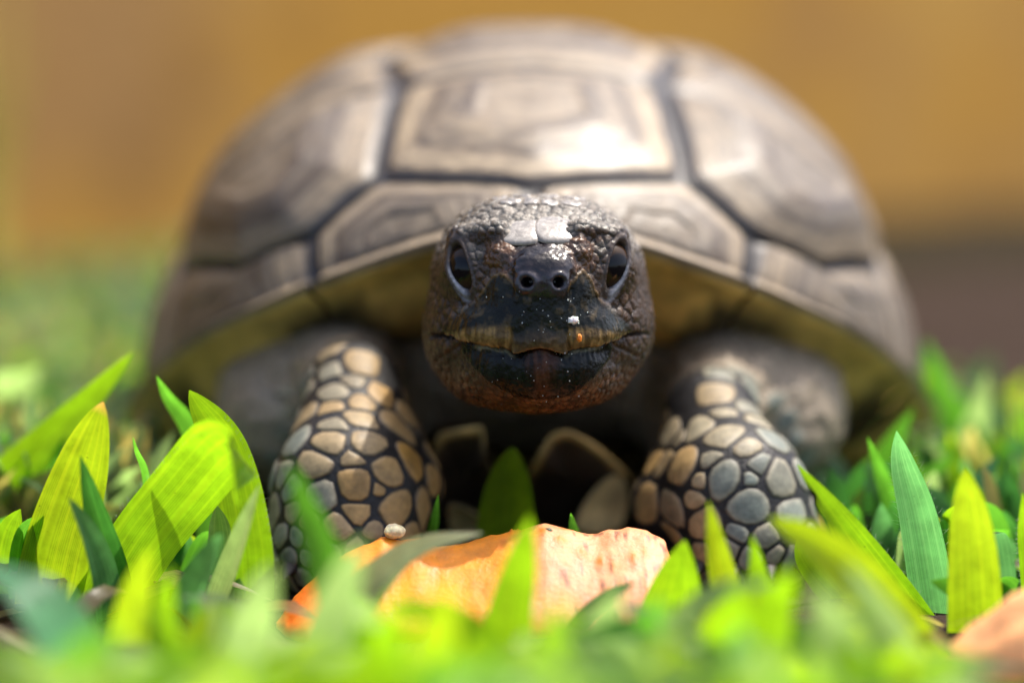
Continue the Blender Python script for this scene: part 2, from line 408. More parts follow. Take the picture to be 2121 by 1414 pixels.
for sgn in (0, 1):
    for k, (a0, a1, inn) in enumerate(MARG): marginal(a0, a1, inn, sgn, 30 + k + 20 * sgn)

# ---------------------------------------------------------------- body: one continuous skin from a distance field
HO = P(1118, 580, 65.0)                                    # nose tip; head axes lie along the view axis
def to_head(X): 
    q = X - HO; return np.stack([q @ RT, q @ FW, q @ UP], -1)
def from_head(L): L = np.asarray(L, float); return HO + L[..., 0:1] * RT + L[..., 1:2] * FW + L[..., 2:3] * UP
def sup(x, y, z, c, r, n=2.0):
    a = [np.abs((x - c[0]) / r[0]) + 1e-5, np.abs((y - c[1]) / r[1]) + 1e-5, np.abs((z - c[2]) / r[2]) + 1e-5]
    g = a[0] ** n + a[1] ** n + a[2] ** n; k = g ** (1 / n)
    gr = sum((a[i] ** (n - 1) / r[i]) ** 2 for i in range(3)) ** .5 * k ** (1 - n)
    return ((k - 1) / (gr + 1e-6)).astype(np.float32)
def cap(x, y, z, a, b, ra, rb):
    a = np.asarray(a, float); b = np.asarray(b, float); d = b - a; L2 = d @ d
    t = np.clip(((x - a[0]) * d[0] + (y - a[1]) * d[1] + (z - a[2]) * d[2]) / L2, 0, 1)
    return (np.sqrt((x - a[0] - t * d[0]) ** 2 + (y - a[1] - t * d[1]) ** 2 + (z - a[2] - t * d[2]) ** 2) - (ra + (rb - ra) * t)).astype(np.float32)
def smin(a, b, k):
    h = np.maximum(k - np.abs(a - b), 0) / k; return np.minimum(a, b) - h * h * k * .25
def smax(a, b, k): return -smin(-a, -b, k)

EYES = []
for sx in (-1, 1):
    c = np.array([sx * 1.47, 1.62, 0.30]); g = np.array([sx * .52, -.85, 0.02]); g /= np.linalg.norm(g)
    hz = np.array([sx * .85, .52, 0.0]); hz -= g * (hz @ g); hz /= np.linalg.norm(hz)
    vt = np.cross(g, hz); vt *= np.sign(vt[2]); ta = math.radians(24)
    v2 = vt * math.cos(ta) + hz * math.sin(ta); h2 = hz * math.cos(ta) - vt * math.sin(ta)
    EYES.append((c, g, h2, v2))
def eye_coords(L, E):
    c, g, h, v = E; q = L - c; return q @ g, q @ h, q @ v
EA, EB = 0.245, 0.60
def head_sdf(x, y, z):
    d = sup(x, y, z, (0, 3.75, -.33), (2.68, 3.15, 2.52), 2.5)
    ax = np.abs(x)
    d = smin(d, sup(ax, y, z, (1.5, 3.2, -1.3), (1.12, 1.9, 1.35)), .5)            # jaw muscle
    d = smin(d, sup(x, y, z, (0, 1.45, -.45), (1.3, 1.4, 1.35), 2.2), .45)         # snout
    d = smin(d, sup(x, y, z, (0, 1.35, -1.12), (1.85, 1.2, .7), 2.4), .3)          # upper jaw
    d = smin(d, sup(x, y, z, (0, 1.6, -1.95), (1.62, 1.3, .85), 2.3), .22)         # lower jaw
    d = smin(d, sup(x, y, z, (0, 2.7, -2.35), (2.0, 2.0, .72), 2.2), .4)           # chin
    qy = (y - 1.12) * .83 + (z - 1.0) * .55; qz = -(y - 1.12) * .55 + (z - 1.0) * .83
    d = smin(d, sup(x, qy, qz, (0, 0, 0), (1.12, .62, .26), 2.6), .22)           # forehead bed
    d = smin(d, sup(x, y, z, (0, .66, .2), (.76, .68, .62), 2.2), .25)             # nose bulb
    d = smin(d, sup(ax, y, z, (.82, .85, .60), (.38, .42, .38)), .18)              # warty lumps
    d = smin(d, sup(ax, y, z, (.86, .72, -.25), (.2, .35, .45)), .16)              # lobes beside the nose
    d = smin(d, cap(ax, y, z, (.95, .90, 1.22), (1.9, 1.5, 1.02), .20, .24), .3) # brow
    for c, g, h, v in EYES:
        d = smin(d, sup(x, y, z, c, (.80, .78, .82)), .3)
        cc = c + g * .95
        qx, qy, qz = x - cc[0], y - cc[1], z - cc[2]
        a = (qx * g[0] + qy * g[1] + qz * g[2]) / 1.0; b = (qx * h[0] + qy * h[1] + qz * h[2]) / EA; e = (qx * v[0] + qy * v[1] + qz * v[2]) / EB
        k = np.sqrt(a * a + b * b + e * e); gr = np.sqrt((a / 1.0) ** 2 + (b / EA) ** 2 + (e / EB) ** 2) / np.maximum(k, 1e-4)
        d = smax(d, -((k - 1) / (gr + 1e-5)).astype(np.float32), .07)
    return d
LEGS = [((-3.95, 5.5, 4.15), (-3.95, 3.15, 1.9), (-4.0, 2.75, .75), 1.05, 1.82, 1.85),
        ((4.95, 5.5, 3.45), (5.4, 3.3, 1.75), (5.7, 2.95, .7), 1.05, 1.72, 1.72)]
INNER = [((-3.6, 5.2, 3.4), (-2.75, 4.0, 1.9), .9, 1.05), ((4.7, 5.2, 2.9), (3.95, 4.1, 1.4), .85, 1.0)]
def body_sdf(x, y, z):
    hb = from_head([0, 5.4, -.7])
    d = cap(x, y, z, hb, (.55, 14, 5.2), 1.75, 2.6)
    d = smin(d, sup(x, y, z, (.5, 18.5, 3.9), (7.6, 9.5, 3.0)), 1.0)
    for sx in (-1, 1):
        d = smin(d, sup(x, y, z, (.5 + sx * 5.6, 11.0, 2.9), (2.9, 4.0, 2.5)), .7)   # shoulder skin
    for E_, W_, F_, re, rw, rf in LEGS:
        d = smin(d, cap(x, y, z, (E_[0] * 1.2, 11, 3.6), E_, 2.2, re), .5)
        d = smin(d, cap(x, y, z, E_, W_, re, rw), .35)
        d = smin(d, cap(x, y, z, W_, F_, rw, rf), .3)
    for a_, b_, r1_, r2_ in INNER: d = smin(d, cap(x, y, z, a_, b_, r1_, r2_), .5)
    for sx in (-1, 1):
        d = smin(d, cap(x, y, z, (.5 + sx * 6.5, 28, 3.5), (.5 + sx * 7.4, 29.5, .8), 2.2, 1.9), .8)
    return d

def surface_nets(D, X, Y, Z):
    ins = D < 0
    n = (D.shape[0] - 1, D.shape[1] - 1, D.shape[2] - 1)
    cnt = np.zeros(n, np.uint8)
    for i in (0, 1):
        for j in (0, 1):
            for k in (0, 1): cnt += ins[i:i + n[0], j:j + n[1], k:k + n[2]]
    act = np.argwhere((cnt > 0) & (cnt < 8)); ids = np.full(n, -1, np.int32); ids[tuple(act.T)] = np.arange(len(act))
    I, J, K = act.T; acc = np.zeros((len(act), 3)); w = np.zeros(len(act))
    G = (X, Y, Z); cor = [(i, j, k) for i in (0, 1) for j in (0, 1) for k in (0, 1)]
    for a in cor:
        for ax in range(3):
            if a[ax]: continue
            b = list(a); b[ax] = 1
            va = D[I + a[0], J + a[1], K + a[2]].astype(float); vb = D[I + b[0], J + b[1], K + b[2]].astype(float)
            m = (va < 0) != (vb < 0); t = np.where(m, va / np.where(m, va - vb, 1), 0)
            idx = [(I, J, K)[q] + a[q] for q in range(3)]
            p = np.stack([G[q][idx[q]] for q in range(3)], -1); p[:, ax] += t * (G[ax][idx[ax] + 1] - G[ax][idx[ax]])
            acc += np.where(m[:, None], p, 0); w += m
    V = acc / w[:, None]; Q = []
    for ax in range(3):
        o1, o2 = [(1, 2), (2, 0), (0, 1)][ax]
        sl = [slice(1, -1)] * 3; sl[ax] = slice(0, -1); sh = [slice(1, -1)] * 3; sh[ax] = slice(1, None)
        A, B = ins[tuple(sl)], ins[tuple(sh)]
        e = np.argwhere(A != B); off = np.ones(3, int); off[ax] = 0; c = e + off; fl = A[tuple(e.T)]
        def cid(d1, d2):
            q = c.copy(); q[:, o1] += d1; q[:, o2] += d2; return ids[tuple(q.T)]
        q = np.stack([cid(-1, -1), cid(0, -1), cid(0, 0), cid(-1, 0)], -1)
        q[~fl] = q[~fl][:, ::-1]; Q.append(q)
    return V, np.vstack(Q)

def build_body():
    seg = lambda a, b, s: np.arange(a, b, s)
    hx = HO[0]
    fine = 0.036
    gx = np.concatenate([seg(-10, hx - 2.85, .16), seg(hx - 2.85, hx + 2.85, fine), seg(hx + 2.85, 11.2, .16)])
    gy = np.concatenate([seg(HO[1] - .35, HO[1] + 2.6, fine), seg(HO[1] + 2.6, HO[1] + 6.5, .06), seg(HO[1] + 6.5, 15, .22), seg(15, 33, .6)])
    gz = np.concatenate([seg(-1.4, HO[2] - 3.5, .15), seg(HO[2] - 3.5, HO[2] + 2.7, fine), [HO[2] + 2.7, HO[2] + 2.8]])
    gx, gy, gz = (g.astype(np.float32) for g in (gx, gy, gz))
    D = body_sdf(gx[:, None, None], gy[None, :, None], gz[None, None, :])
    ix = slice(np.searchsorted(gx, hx - 2.95), np.searchsorted(gx, hx + 2.95)); iy = slice(0, np.searchsorted(gy, HO[1] + 8)); iz = slice(np.searchsorted(gz, HO[2] - 3.6), len(gz))
    X = gx[ix][:, None, None]; Y = gy[iy][None, :, None]; Z = gz[iz][None, None, :]
    ly = (Y - HO[1]) * FW[1] + (Z - HO[2]) * FW[2]; lz = (Y - HO[1]) * UP[1] + (Z - HO[2]) * UP[2]
    lx = X - HO[0]
    h = head_sdf(lx, ly, lz)
    D[ix, iy, iz] = smin(D[ix, iy, iz], h, .5)
    V, Q = surface_nets(D, gx.astype(float), gy.astype(float), gz.astype(float)); del D, h
    # relax the surface-net steps
    e = np.vstack([Q[:, [0, 1]], Q[:, [1, 2]], Q[:, [2, 3]], Q[:, [3, 0]]]); cntv = np.bincount(e[:, 0], minlength=len(V)) + np.bincount(e[:, 1], minlength=len(V))
    for _ in range(2):
        S = np.stack([np.bincount(e[:, 0], V[e[:, 1], c], len(V)) + np.bincount(e[:, 1], V[e[:, 0], c], len(V)) for c in range(3)], -1)
        V = .5 * V + .5 * S / np.maximum(cntv, 1)[:, None]
    return V, Q
BV, BQ = build_body()

# mouth line and plate borders, in head coordinates (|x| -> height)
MX = [0, .2, .42, .52, .60, .68, .9, 1.3, 1.7, 2.1, 2.6]; MZ = [-1.47, -1.51, -1.62, -1.66, -1.63, -1.56, -1.53, -1.50, -1.40, -1.24, -1.20]
TX = [0, .5, .62, 1.0, 1.3, 1.7, 2.1]; TZ = [-1.36, -1.42, -1.06, -1.08, -1.14, -1.22, -1.22]           # top of the tan lip
KX = [0, .45, .65, .78, .9, 1.05, 1.2, 1.4, 1.75, 2.05, 2.2]; KZ = [-.30, -.28, -.05, .14, .2, .1, -.2, -.48, -.80, -1.0, -1.2]  # top of the dark beak
JX = [0, .58, 1.18, 1.45, 1.62, 1.75]; JZ = [-2.62, -2.55, -2.25, -1.95, -1.68, -1.45]                    # foot of the lower beak
def warp(p):
    'slow uneven shift that keeps the face from being a mirror image'
    p = np.atleast_2d(p); return np.array([[noise.noise(Vector(v) * .42 + Vector((k * 9.1, 4, 2))) * a for k, a in ((0, .16), (1, .06), (2, .14))] for v in p])
def paint_body(V, Q):
    N = normals(V, Q); L = to_head(V); n = len(V)
    Ln = np.stack([N @ RT, N @ FW, N @ UP], -1)
    x, y, z = L.T; ax = np.abs(x)
    head = sstep(7.2, 6.0, y) * (ax < 3.2) * sstep(-3.9, -3.5, z)
    hv = np.where(head > .01)[0]
    pz = z * 65 / (65 + y); px_ = ax * 65 / (65 + y)               # as seen in the picture plane of the nose
    front = sstep(2.6, 1.9, y) * (head > 0)
    n1 = np.zeros(n); n2 = np.zeros(n); n3 = np.zeros(n)
    n1[hv] = vnoise(V[hv], 1.1, 1, 3); n2[hv] = vnoise(V[hv], 4.5, 2, 3); n3[hv] = vnoise(V[hv] * np.array([1, 1, .12]), 9, 3, 2)
    zm = np.interp(px_, MX, MZ) + .012 * n2 + .05 * n3 * sstep(.6, .75, px_); zk = np.interp(px_, KX, KZ) + .05 * n2; zj = np.interp(px_, JX, JZ) + .05 * n2; zt = np.interp(px_, TX, TZ)
    upbeak = front * sstep(-.03, .03, pz - zm) * sstep(.06, -.06, pz - zk) * sstep(2.25, 2.0, px_)
    lojaw = front * sstep(.02, -.03, pz - zm) * sstep(-.06, .06, pz - zj) * sstep(1.8, 1.65, px_)
    lip = upbeak * sstep(.08, -.08, pz - zt + .05 * n2)
    below = front * sstep(.03, -.03, pz - zm) * sstep(2.7, 2.2, px_)
    eyer = np.full(n, 9.0); eyb = np.zeros(n); eya = np.zeros(n)
    for E_ in EYES:
        g, h, v = eye_coords(L, E_)
        h_ = h * np.sign(E_[0][0]) * np.sign(E_[0][0])
        r = np.sqrt((h / EA) ** 2 + (v / EB) ** 2); r = np.where(g > 0, r, 9)
        m = r < eyer; eyer = np.where(m, r, eyer); eyb = np.where(m, v / EB, eyb); eya = np.where(m, h / EA, eya)
    lid = sstep(2.1, 1.35, eyer) * (head > 0)
    nose = front * sstep(.95, .7, np.hypot(px_ / .82, (pz - .3) / .80))
    lump = front * sstep(.52, .3, np.hypot(px_ - .84, pz - .62))
    # scales: jittered cells
    top = sstep(.25, .6, Ln[:, 2]) * sstep(1.4, 1.9, y) * (z > .8)
    rad = np.where(top > .5, .44, .19)
    rad = np.where((pz > .75) & (y < 2.3) & (px_ > .95), .17, rad)
    rad = np.where(lump > .3, .11, rad); rad = np.where(lid > .5, .16, rad); rad = np.where((pz < -2.3) & (front > .2), .16, rad)
    smooth_ = np.clip(upbeak + lojaw + .85 * nose + sstep(1.6, 1.3, eyer), 0, 1)
    r2 = np.random.default_rng(3); cand = r2.permutation(hv)[:22000]; cell = {}; seeds = []
    for i in cand:
        r_ = rad[i] * (0.85 + .4 * r2.random()); p = V[i]; key = tuple((p // .45).astype(int)); ok = True
        for a in (-1, 0, 1):
            for b in (-1, 0, 1):
                for c in (-1, 0, 1):
                    for q, rq in cell.get((key[0] + a, key[1] + b, key[2] + c), ()):
                        if (q[0] - p[0]) ** 2 + (q[1] - p[1]) ** 2 + (q[2] - p[2]) ** 2 < (.5 * (r_ + rq)) ** 2: ok = False; break
                    if not ok: break
                if not ok: break
            if not ok: break
        if ok: cell.setdefault(key, []).append((p, r_)); seeds.append((p, r_))
    kd = kdtree.KDTree(len(seeds))
    for i, (p, r_) in enumerate(seeds): kd.insert(p, i)
    kd.balance()
    edge = np.zeros(n); sid = np.zeros(n, int)
    for i in hv:
        a, b = kd.find_n(V[i], 2); edge[i] = (b[2] - a[2]) / (a[2] + b[2] + 1e-6); sid[i] = a[1]
    tone = r2.random(len(seeds))[sid]
    cs = head * (1 - smooth_)
    plate = sstep(.02, .22, edge)
    amp = np.where(top > .5, .04, rad * .2 * np.clip(.7 + 1.4 * n1, .15, 1.2))
    hgt = cs * amp * (plate - .6) + cs * amp * .5 * sstep(.2, .9, edge) * (top < .5)
    # jaws: the horn overhangs the lower jaw, cusps, lobes, vertical striation
    hgt += front * .10 * sstep(-.01, .03, pz - zm) * sstep(.55, .05, pz - zm) * sstep(2.2, 1.6, px_)
    hgt -= below * .07 * sstep(-.35, 0, pz - zm)
    groove = front * np.exp(-((pz - zm + .02) / .035) ** 2) * sstep(2.75, 2.3, px_); hgt -= .17 * groove
    hgt += upbeak * (.07 * sstep(.60, .54, px_) * sstep(.45, .1, pz - zm) + .012 * n3)
    hgt -= upbeak * .09 * np.exp(-((px_ - .60) / .035) ** 2) * sstep(.5, .2, pz - zm)
    hgt += lojaw * (.05 + .02 * n3); hgt += front * .03 * np.exp(-((pz - zk) / .05) ** 2) * sstep(.6, .8, px_) * (px_ < 1.3)
    hgt -= front * .07 * np.exp(-((px_ - .66) / .06) ** 2) * sstep(-.5, -.2, pz) * sstep(.35, .1, pz)
    nd = np.hypot(px_ - .335, pz); nfront = front * (y < .8)
    hgt += nfront * (.05 * np.exp(-((nd - .19) / .06) ** 2) - .34 * sstep(.125, .075, nd))
    hgt += lid * (.5 + .5 * sstep(-.5, .8, eya)) * (.04 * np.exp(-((eyer - 1.2) / .12) ** 2) + .02 * np.exp(-((eyer - 1.62) / .10) ** 2) - .025 * np.exp(-((eyer - 1.42) / .07) ** 2)) * (1 + .6 * n1)
    lo = np.where((head < .05) & (V[:, 2] > 0) & (V[:, 1] < 16))[0]; wr = vnoise(V[lo] * np.array([1.3, .5, 1.9]), 1.0, 8, 3); 
    lm = np.ones(len(lo))
    for E_, W_, F_, re, rw, rf in LEGS:
        q = V[lo].T; dl = np.minimum(cap(*q, E_, W_, re, rw), cap(*q, W_, F_, rw, rf)); lm *= sstep(.25, .8, dl)
    for a_, b_, r1_, r2_ in INNER: lm *= sstep(.25, .8, cap(*V[lo].T, a_, b_, r1_, r2_))
    hgt[lo] += lm * (.10 * wr - .12 * np.exp(-(wr / .06) ** 2))
    hgt += lump * .03 * n2 + nose * .03 * n1 + head * .012 * n2
    hgt -= front * .05 * np.exp(-((pz + .5 * (px_ - 1.9) + 1.6) / .05) ** 2) * sstep(1.5, 1.8, px_) * (pz < -1.25)    # creases behind the mouth corner
    hgt += front * .06 * np.exp(-(((px_ - 1.65) / .16) ** 2 + ((pz + 2.0) / .26) ** 2))
    V2 = V + N * hgt[:, None]
    V2[hv] += warp(V[hv]) * head[hv, None]
    # pigment
    C = np.zeros((n, 3)); wet = np.zeros(n); bmp = np.full(n, .55)
    taupe = np.array([.25, .20, .14]); C[:] = taupe
    for E_, W_, F_, re, rw, rf in LEGS:                                # dark skin between the leg scales
        q = V - np.array(W_); dd = cap(V[:, 0], V[:, 1], V[:, 2], E_, W_, re, rw)
        m = sstep(.5, .1, np.minimum(dd, cap(V[:, 0], V[:, 1], V[:, 2], W_, F_, rw, rf))) * sstep(6.6, 5.4, V[:, 1])
        C = lerp(C, np.array([.011, .010, .010]), m[:, None])
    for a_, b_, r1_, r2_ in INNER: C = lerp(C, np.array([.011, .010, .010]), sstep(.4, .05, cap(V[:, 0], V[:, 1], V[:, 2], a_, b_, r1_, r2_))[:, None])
    neck = sstep(3.4, 2.4, np.hypot(V[:, 0] - .55, V[:, 2] - 5.4)) * sstep(4, 6, V[:, 1]); C = lerp(C, np.array([.16, .12, .085]), neck[:, None] * .8)
    side = np.array([.115, .082, .055]); cr = lerp(np.array([.08, .042, .019]), np.array([.026, .015, .008]), tone[:, None]) * (1 + .5 * n1[:, None])
    cr = lerp(np.array([.028, .024, .02]), cr, (.08 + .92 * plate)[:, None])
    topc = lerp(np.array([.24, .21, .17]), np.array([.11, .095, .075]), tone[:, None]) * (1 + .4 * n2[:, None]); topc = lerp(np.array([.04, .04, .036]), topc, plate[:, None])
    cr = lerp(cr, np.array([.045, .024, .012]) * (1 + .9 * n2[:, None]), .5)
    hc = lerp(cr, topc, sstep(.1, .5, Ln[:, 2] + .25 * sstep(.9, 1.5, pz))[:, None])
    chin = sstep(-2.1, -2.5, pz - .25 * px_ + .3); chinc = lerp(np.array([.15, .066, .027]), np.array([.07, .032, .015]), sstep(-.3, .3, n2)[:, None])
    hc = lerp(hc, chinc * (.4 + .6 * plate[:, None]), (chin * sstep(.3, -.2, Ln[:, 2]))[:, None])
    hc = lerp(hc, np.array([.075, .036, .016]) * (1 + 1.0 * n2[:, None]), np.clip(lump * 1.2, 0, 1)[:, None])
    hc = lerp(hc, np.array([.014, .009, .009]) * (1 + 1.0 * n1[:, None]), np.clip(nose * 1.3, 0, 1)[:, None])
    rimn = nfront * np.exp(-((nd - .2) / .1) ** 2); hc = lerp(hc, np.array([.04, .036, .044]), (rimn * .8)[:, None])
    hc = lerp(hc, np.array([.004, .003, .003]), (nfront * sstep(.14, .10, nd))[:, None])
    bk = np.array([.007, .008, .0055]) * (1 + .7 * n1[:, None]); bk = lerp(bk, np.array([.06, .042, .018]), (.6 * sstep(.15, .5, n2 + .3 * n3))[:, None])
    hc = lerp(hc, bk, np.clip(upbeak, 0, 1)[:, None])
    edgeb = front * np.exp(-((pz - zk) / .045) ** 2) * (px_ > .55) * (px_ < 1.5); hc = lerp(hc, np.array([.15, .09, .03]), (.75 * edgeb)[:, None])
    tanl = lerp(np.array([.24, .15, .05]), np.array([.09, .056, .02]), sstep(-.35, .35, n3)[:, None]); hc = lerp(hc, tanl, np.clip(lip, 0, 1)[:, None])
    cusp = upbeak * sstep(.66, .5, px_) * sstep(.5, .1, pz - zm); hc = lerp(hc, lerp(np.array([.07, .045, .022]), np.array([.2, .12, .05]), sstep(.12, .02, pz - zm)[:, None]), (cusp * .85)[:, None])
    jw = np.array([.006, .007, .006]) * (1 + .8 * n3[:, None]); jw = lerp(jw, np.array([.05, .017, .008]) * (1 + 1.4 * n3[:, None]), (.85 * sstep(.42, .05, ax + .25 * n1))[:, None])
    jw = lerp(jw, np.array([.32, .29, .2]), (.8 * sstep(-.13, -.06, pz - zm) * sstep(.45, .65, px_) * sstep(1.5, 1.25, px_))[:, None])
    hc = lerp(hc, jw, np.clip(lojaw, 0, 1)[:, None])
    lidc = lerp(np.array([.05, .036, .028]), np.array([.26, .26, .28]), (sstep(-.1, .6, eya) * sstep(.5, -.2, eyb) * sstep(1.6, 1.25, eyer))[:, None]); hc = lerp(hc, lidc, (sstep(1.85, 1.45, eyer) * .9)[:, None])
    hc = lerp(hc, np.array([.012, .009, .008]), groove[:, None])
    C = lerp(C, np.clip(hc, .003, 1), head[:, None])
    wet = head * np.clip(.5 + .65 * lid + .5 * nose + .45 * lump + .35 * (upbeak + lojaw) + .3 * top + .3 * n1, 0, 1)
    bmp = np.clip(.6 + .3 * head - .4 * lid * head - .35 * upbeak - .3 * lojaw - .55 * nose, .12, 1)
    gloss = np.clip(.36 - .16 * (upbeak + lojaw) + .15 * nose + .15 * lump, .08, .7)
    return V2, np.clip(C, 0.002, 1), wet, bmp, gloss
BV2, BC, BW, BB_, BG = paint_body(BV, BQ)
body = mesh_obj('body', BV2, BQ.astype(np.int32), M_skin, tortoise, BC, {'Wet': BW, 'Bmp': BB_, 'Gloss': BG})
bvh = BVHTree.FromPolygons([tuple(v) for v in BV2], [tuple(int(i) for i in q) for q in BQ])
def cast(px, py):
    o = Vector(CAM); d = Vector(P(px, py, 10) - CAM).normalized(); return bvh.ray_cast(o, d)
def onto(p, h=0.0):
    q, n, i, d = bvh.find_nearest(Vector(p)); 
    return np.array(q + n * h)

def build_eye(E_):
    c, g, h, v = E_; nu, nv = 28, 36; r = .735
    th = np.linspace(0, math.pi, nu); ph = np.linspace(0, 2 * math.pi, nv, endpoint=False)
    T, Ph = np.meshgrid(th, ph, indexing='ij')
    loc = c + r * (np.cos(T)[..., None] * g + np.sin(T)[..., None] * (np.cos(Ph)[..., None] * h + np.sin(Ph)[..., None] * v))
    ang = np.degrees(T).ravel()
    col = lerp(np.array([.004, .004, .005]), np.array([.035, .018, .008]), sstep(23, 27, ang)[:, None]); col = lerp(col, np.array([.02, .016, .015]), sstep(44, 48, ang)[:, None])
    o = from_head(c); V = from_head(loc.reshape(-1, 3)) + warp(o)
    mesh_obj('eye', V, grid_faces(nu, nv, wrap_v=True)[:, ::-1].copy(), M_eye, tortoise, col, origin=o)
for E_ in EYES: build_eye(E_)

# ---------------------------------------------------------------- leg scales, each a horny plate on the skin
def clip(poly, p, nrm):
    out = []
    for i in range(len(poly)):
        a, b = poly[i], poly[(i + 1) % len(poly)]; da, db = (a - p) @ nrm, (b - p) @ nrm
        if da <= 0: out.append(a)
        if da * db < 0: out.append(a + (b - a) * da / (da - db))
    return out
def chaikin(poly, it=2):
    p = np.array(poly)
    for _ in range(it):
        q = np.roll(p, -1, 0); p = np.stack([.75 * p + .25 * q, .25 * p + .75 * q], 1).reshape(-1, 2)
    return p
def plate_mesh(name, centre, normal, poly2, t1, t2, thick, colfn, mat, parent, seed, rings=(1.0, .97, .86, .55, .22), flat=False):
    hts = (-.06, .45, .85, 1.0, 1.05); V = []; C = []
    m = len(poly2)
    for f, h in zip(rings, hts):
        for q in poly2:
            w = centre + t1 * q[0] * f + t2 * q[1] * f; s, nn, i, d = bvh.find_nearest(Vector(w))
            if d is None or d > .7 or flat: s = Vector(w - normal * .10 * (q[0] * q[0] + q[1] * q[1]) * f * f)
            V.append(np.array(s) + normal * thick * h); C.append(f)
    s = np.array(centre) if flat else onto(centre); V.append(s + normal * thick * 1.06); C.append(0)
    V = np.array(V); C = np.array(C); k = len(rings)
    F = [(i * m + j, i * m + (j + 1) % m, (i + 1) * m + (j + 1) % m, (i + 1) * m + j) for i in range(k - 1) for j in range(m)]
    F += [((k - 1) * m + j, (k - 1) * m + (j + 1) % m, k * m) for j in range(m)]
    V += 0.02 * thick * vnoise(V, 5, seed, 2)[:, None]
    return mesh_obj(name, V, F, mat, parent, colfn(C, V, seed), origin=np.array(s))
LEFT = [(510,100,60,30),(420,170,55,35),(570,215,85,65),(440,255,65,40),(330,290,50,35),(545,310,35,35),(320,370,65,35),(455,362,75,55),(685,375,85,60),(590,410,45,45),(320,468,80,50),(430,435,60,35),(460,520,60,45),(570,490,80,50),(750,515,95,70),(225,445,30,45),(205,545,30,50),(255,610,65,70),(425,605,95,80),(605,610,85,65),(550,690,45,40),(355,710,105,75),(160,685,25,45),(204,755,40,55),(840,700,80,70),(560,805,90,95),(705,755,95,65),(250,830,45,50),(385,860,100,70),(140,825,25,45),(155,935,50,90),(265,940,40,45),(670,830,25,25),(555,955,55,65),(755,930,95,75),(890,905,55,100),(470,1025,85,70),(990,740,45,80),(320,990,45,40),(130,1085,30,45),(200,1060,40,45),(275,1065,45,45),(360,1085,45,45),(330,1170,45,45),(240,1160,45,45),(165,1190,40,45),(440,1130,60,40),(220,365,30,35),(300,225,35,25),(890,520,30,30),(910,600,30,35),(640,1030,40,35),(540,1120,45,45),(420,1230,60,45),(310,1260,50,45),(820,1040,50,40),(215,1260,45,45)]
RIGHT = [(485,120,75,45),(620,140,55,30),(490,230,95,65),(650,205,50,35),(635,295,75,50),(770,265,45,35),(515,320,30,30),(690,360,75,60),(825,350,45,45),(385,395,85,75),(515,435,90,75),(775,455,70,70),(625,490,70,55),(870,440,25,40),(315,575,95,90),(445,550,45,35),(690,565,60,45),(515,635,120,90),(645,640,30,25),(800,645,110,85),(905,545,55,60),(190,545,55,50),(635,770,105,95),(265,795,80,80),(375,740,40,35),(120,745,55,100),(850,815,95,70),(590,905,55,40),(430,860,70,75),(710,930,60,60),(861,1060,80,80),(540,990,40,80),(815,1180,45,30),(905,1185,40,35),(275,910,50,35),(960,640,40,60),(640,1030,60,60),(700,1120,55,50),(560,1130,55,50),(430,1010,55,50),(470,1130,50,50),(760,1010,40,35),(230,560,40,45),(310,440,35,35),(950,760,40,50),(935,930,45,55),(400,650,30,30)]
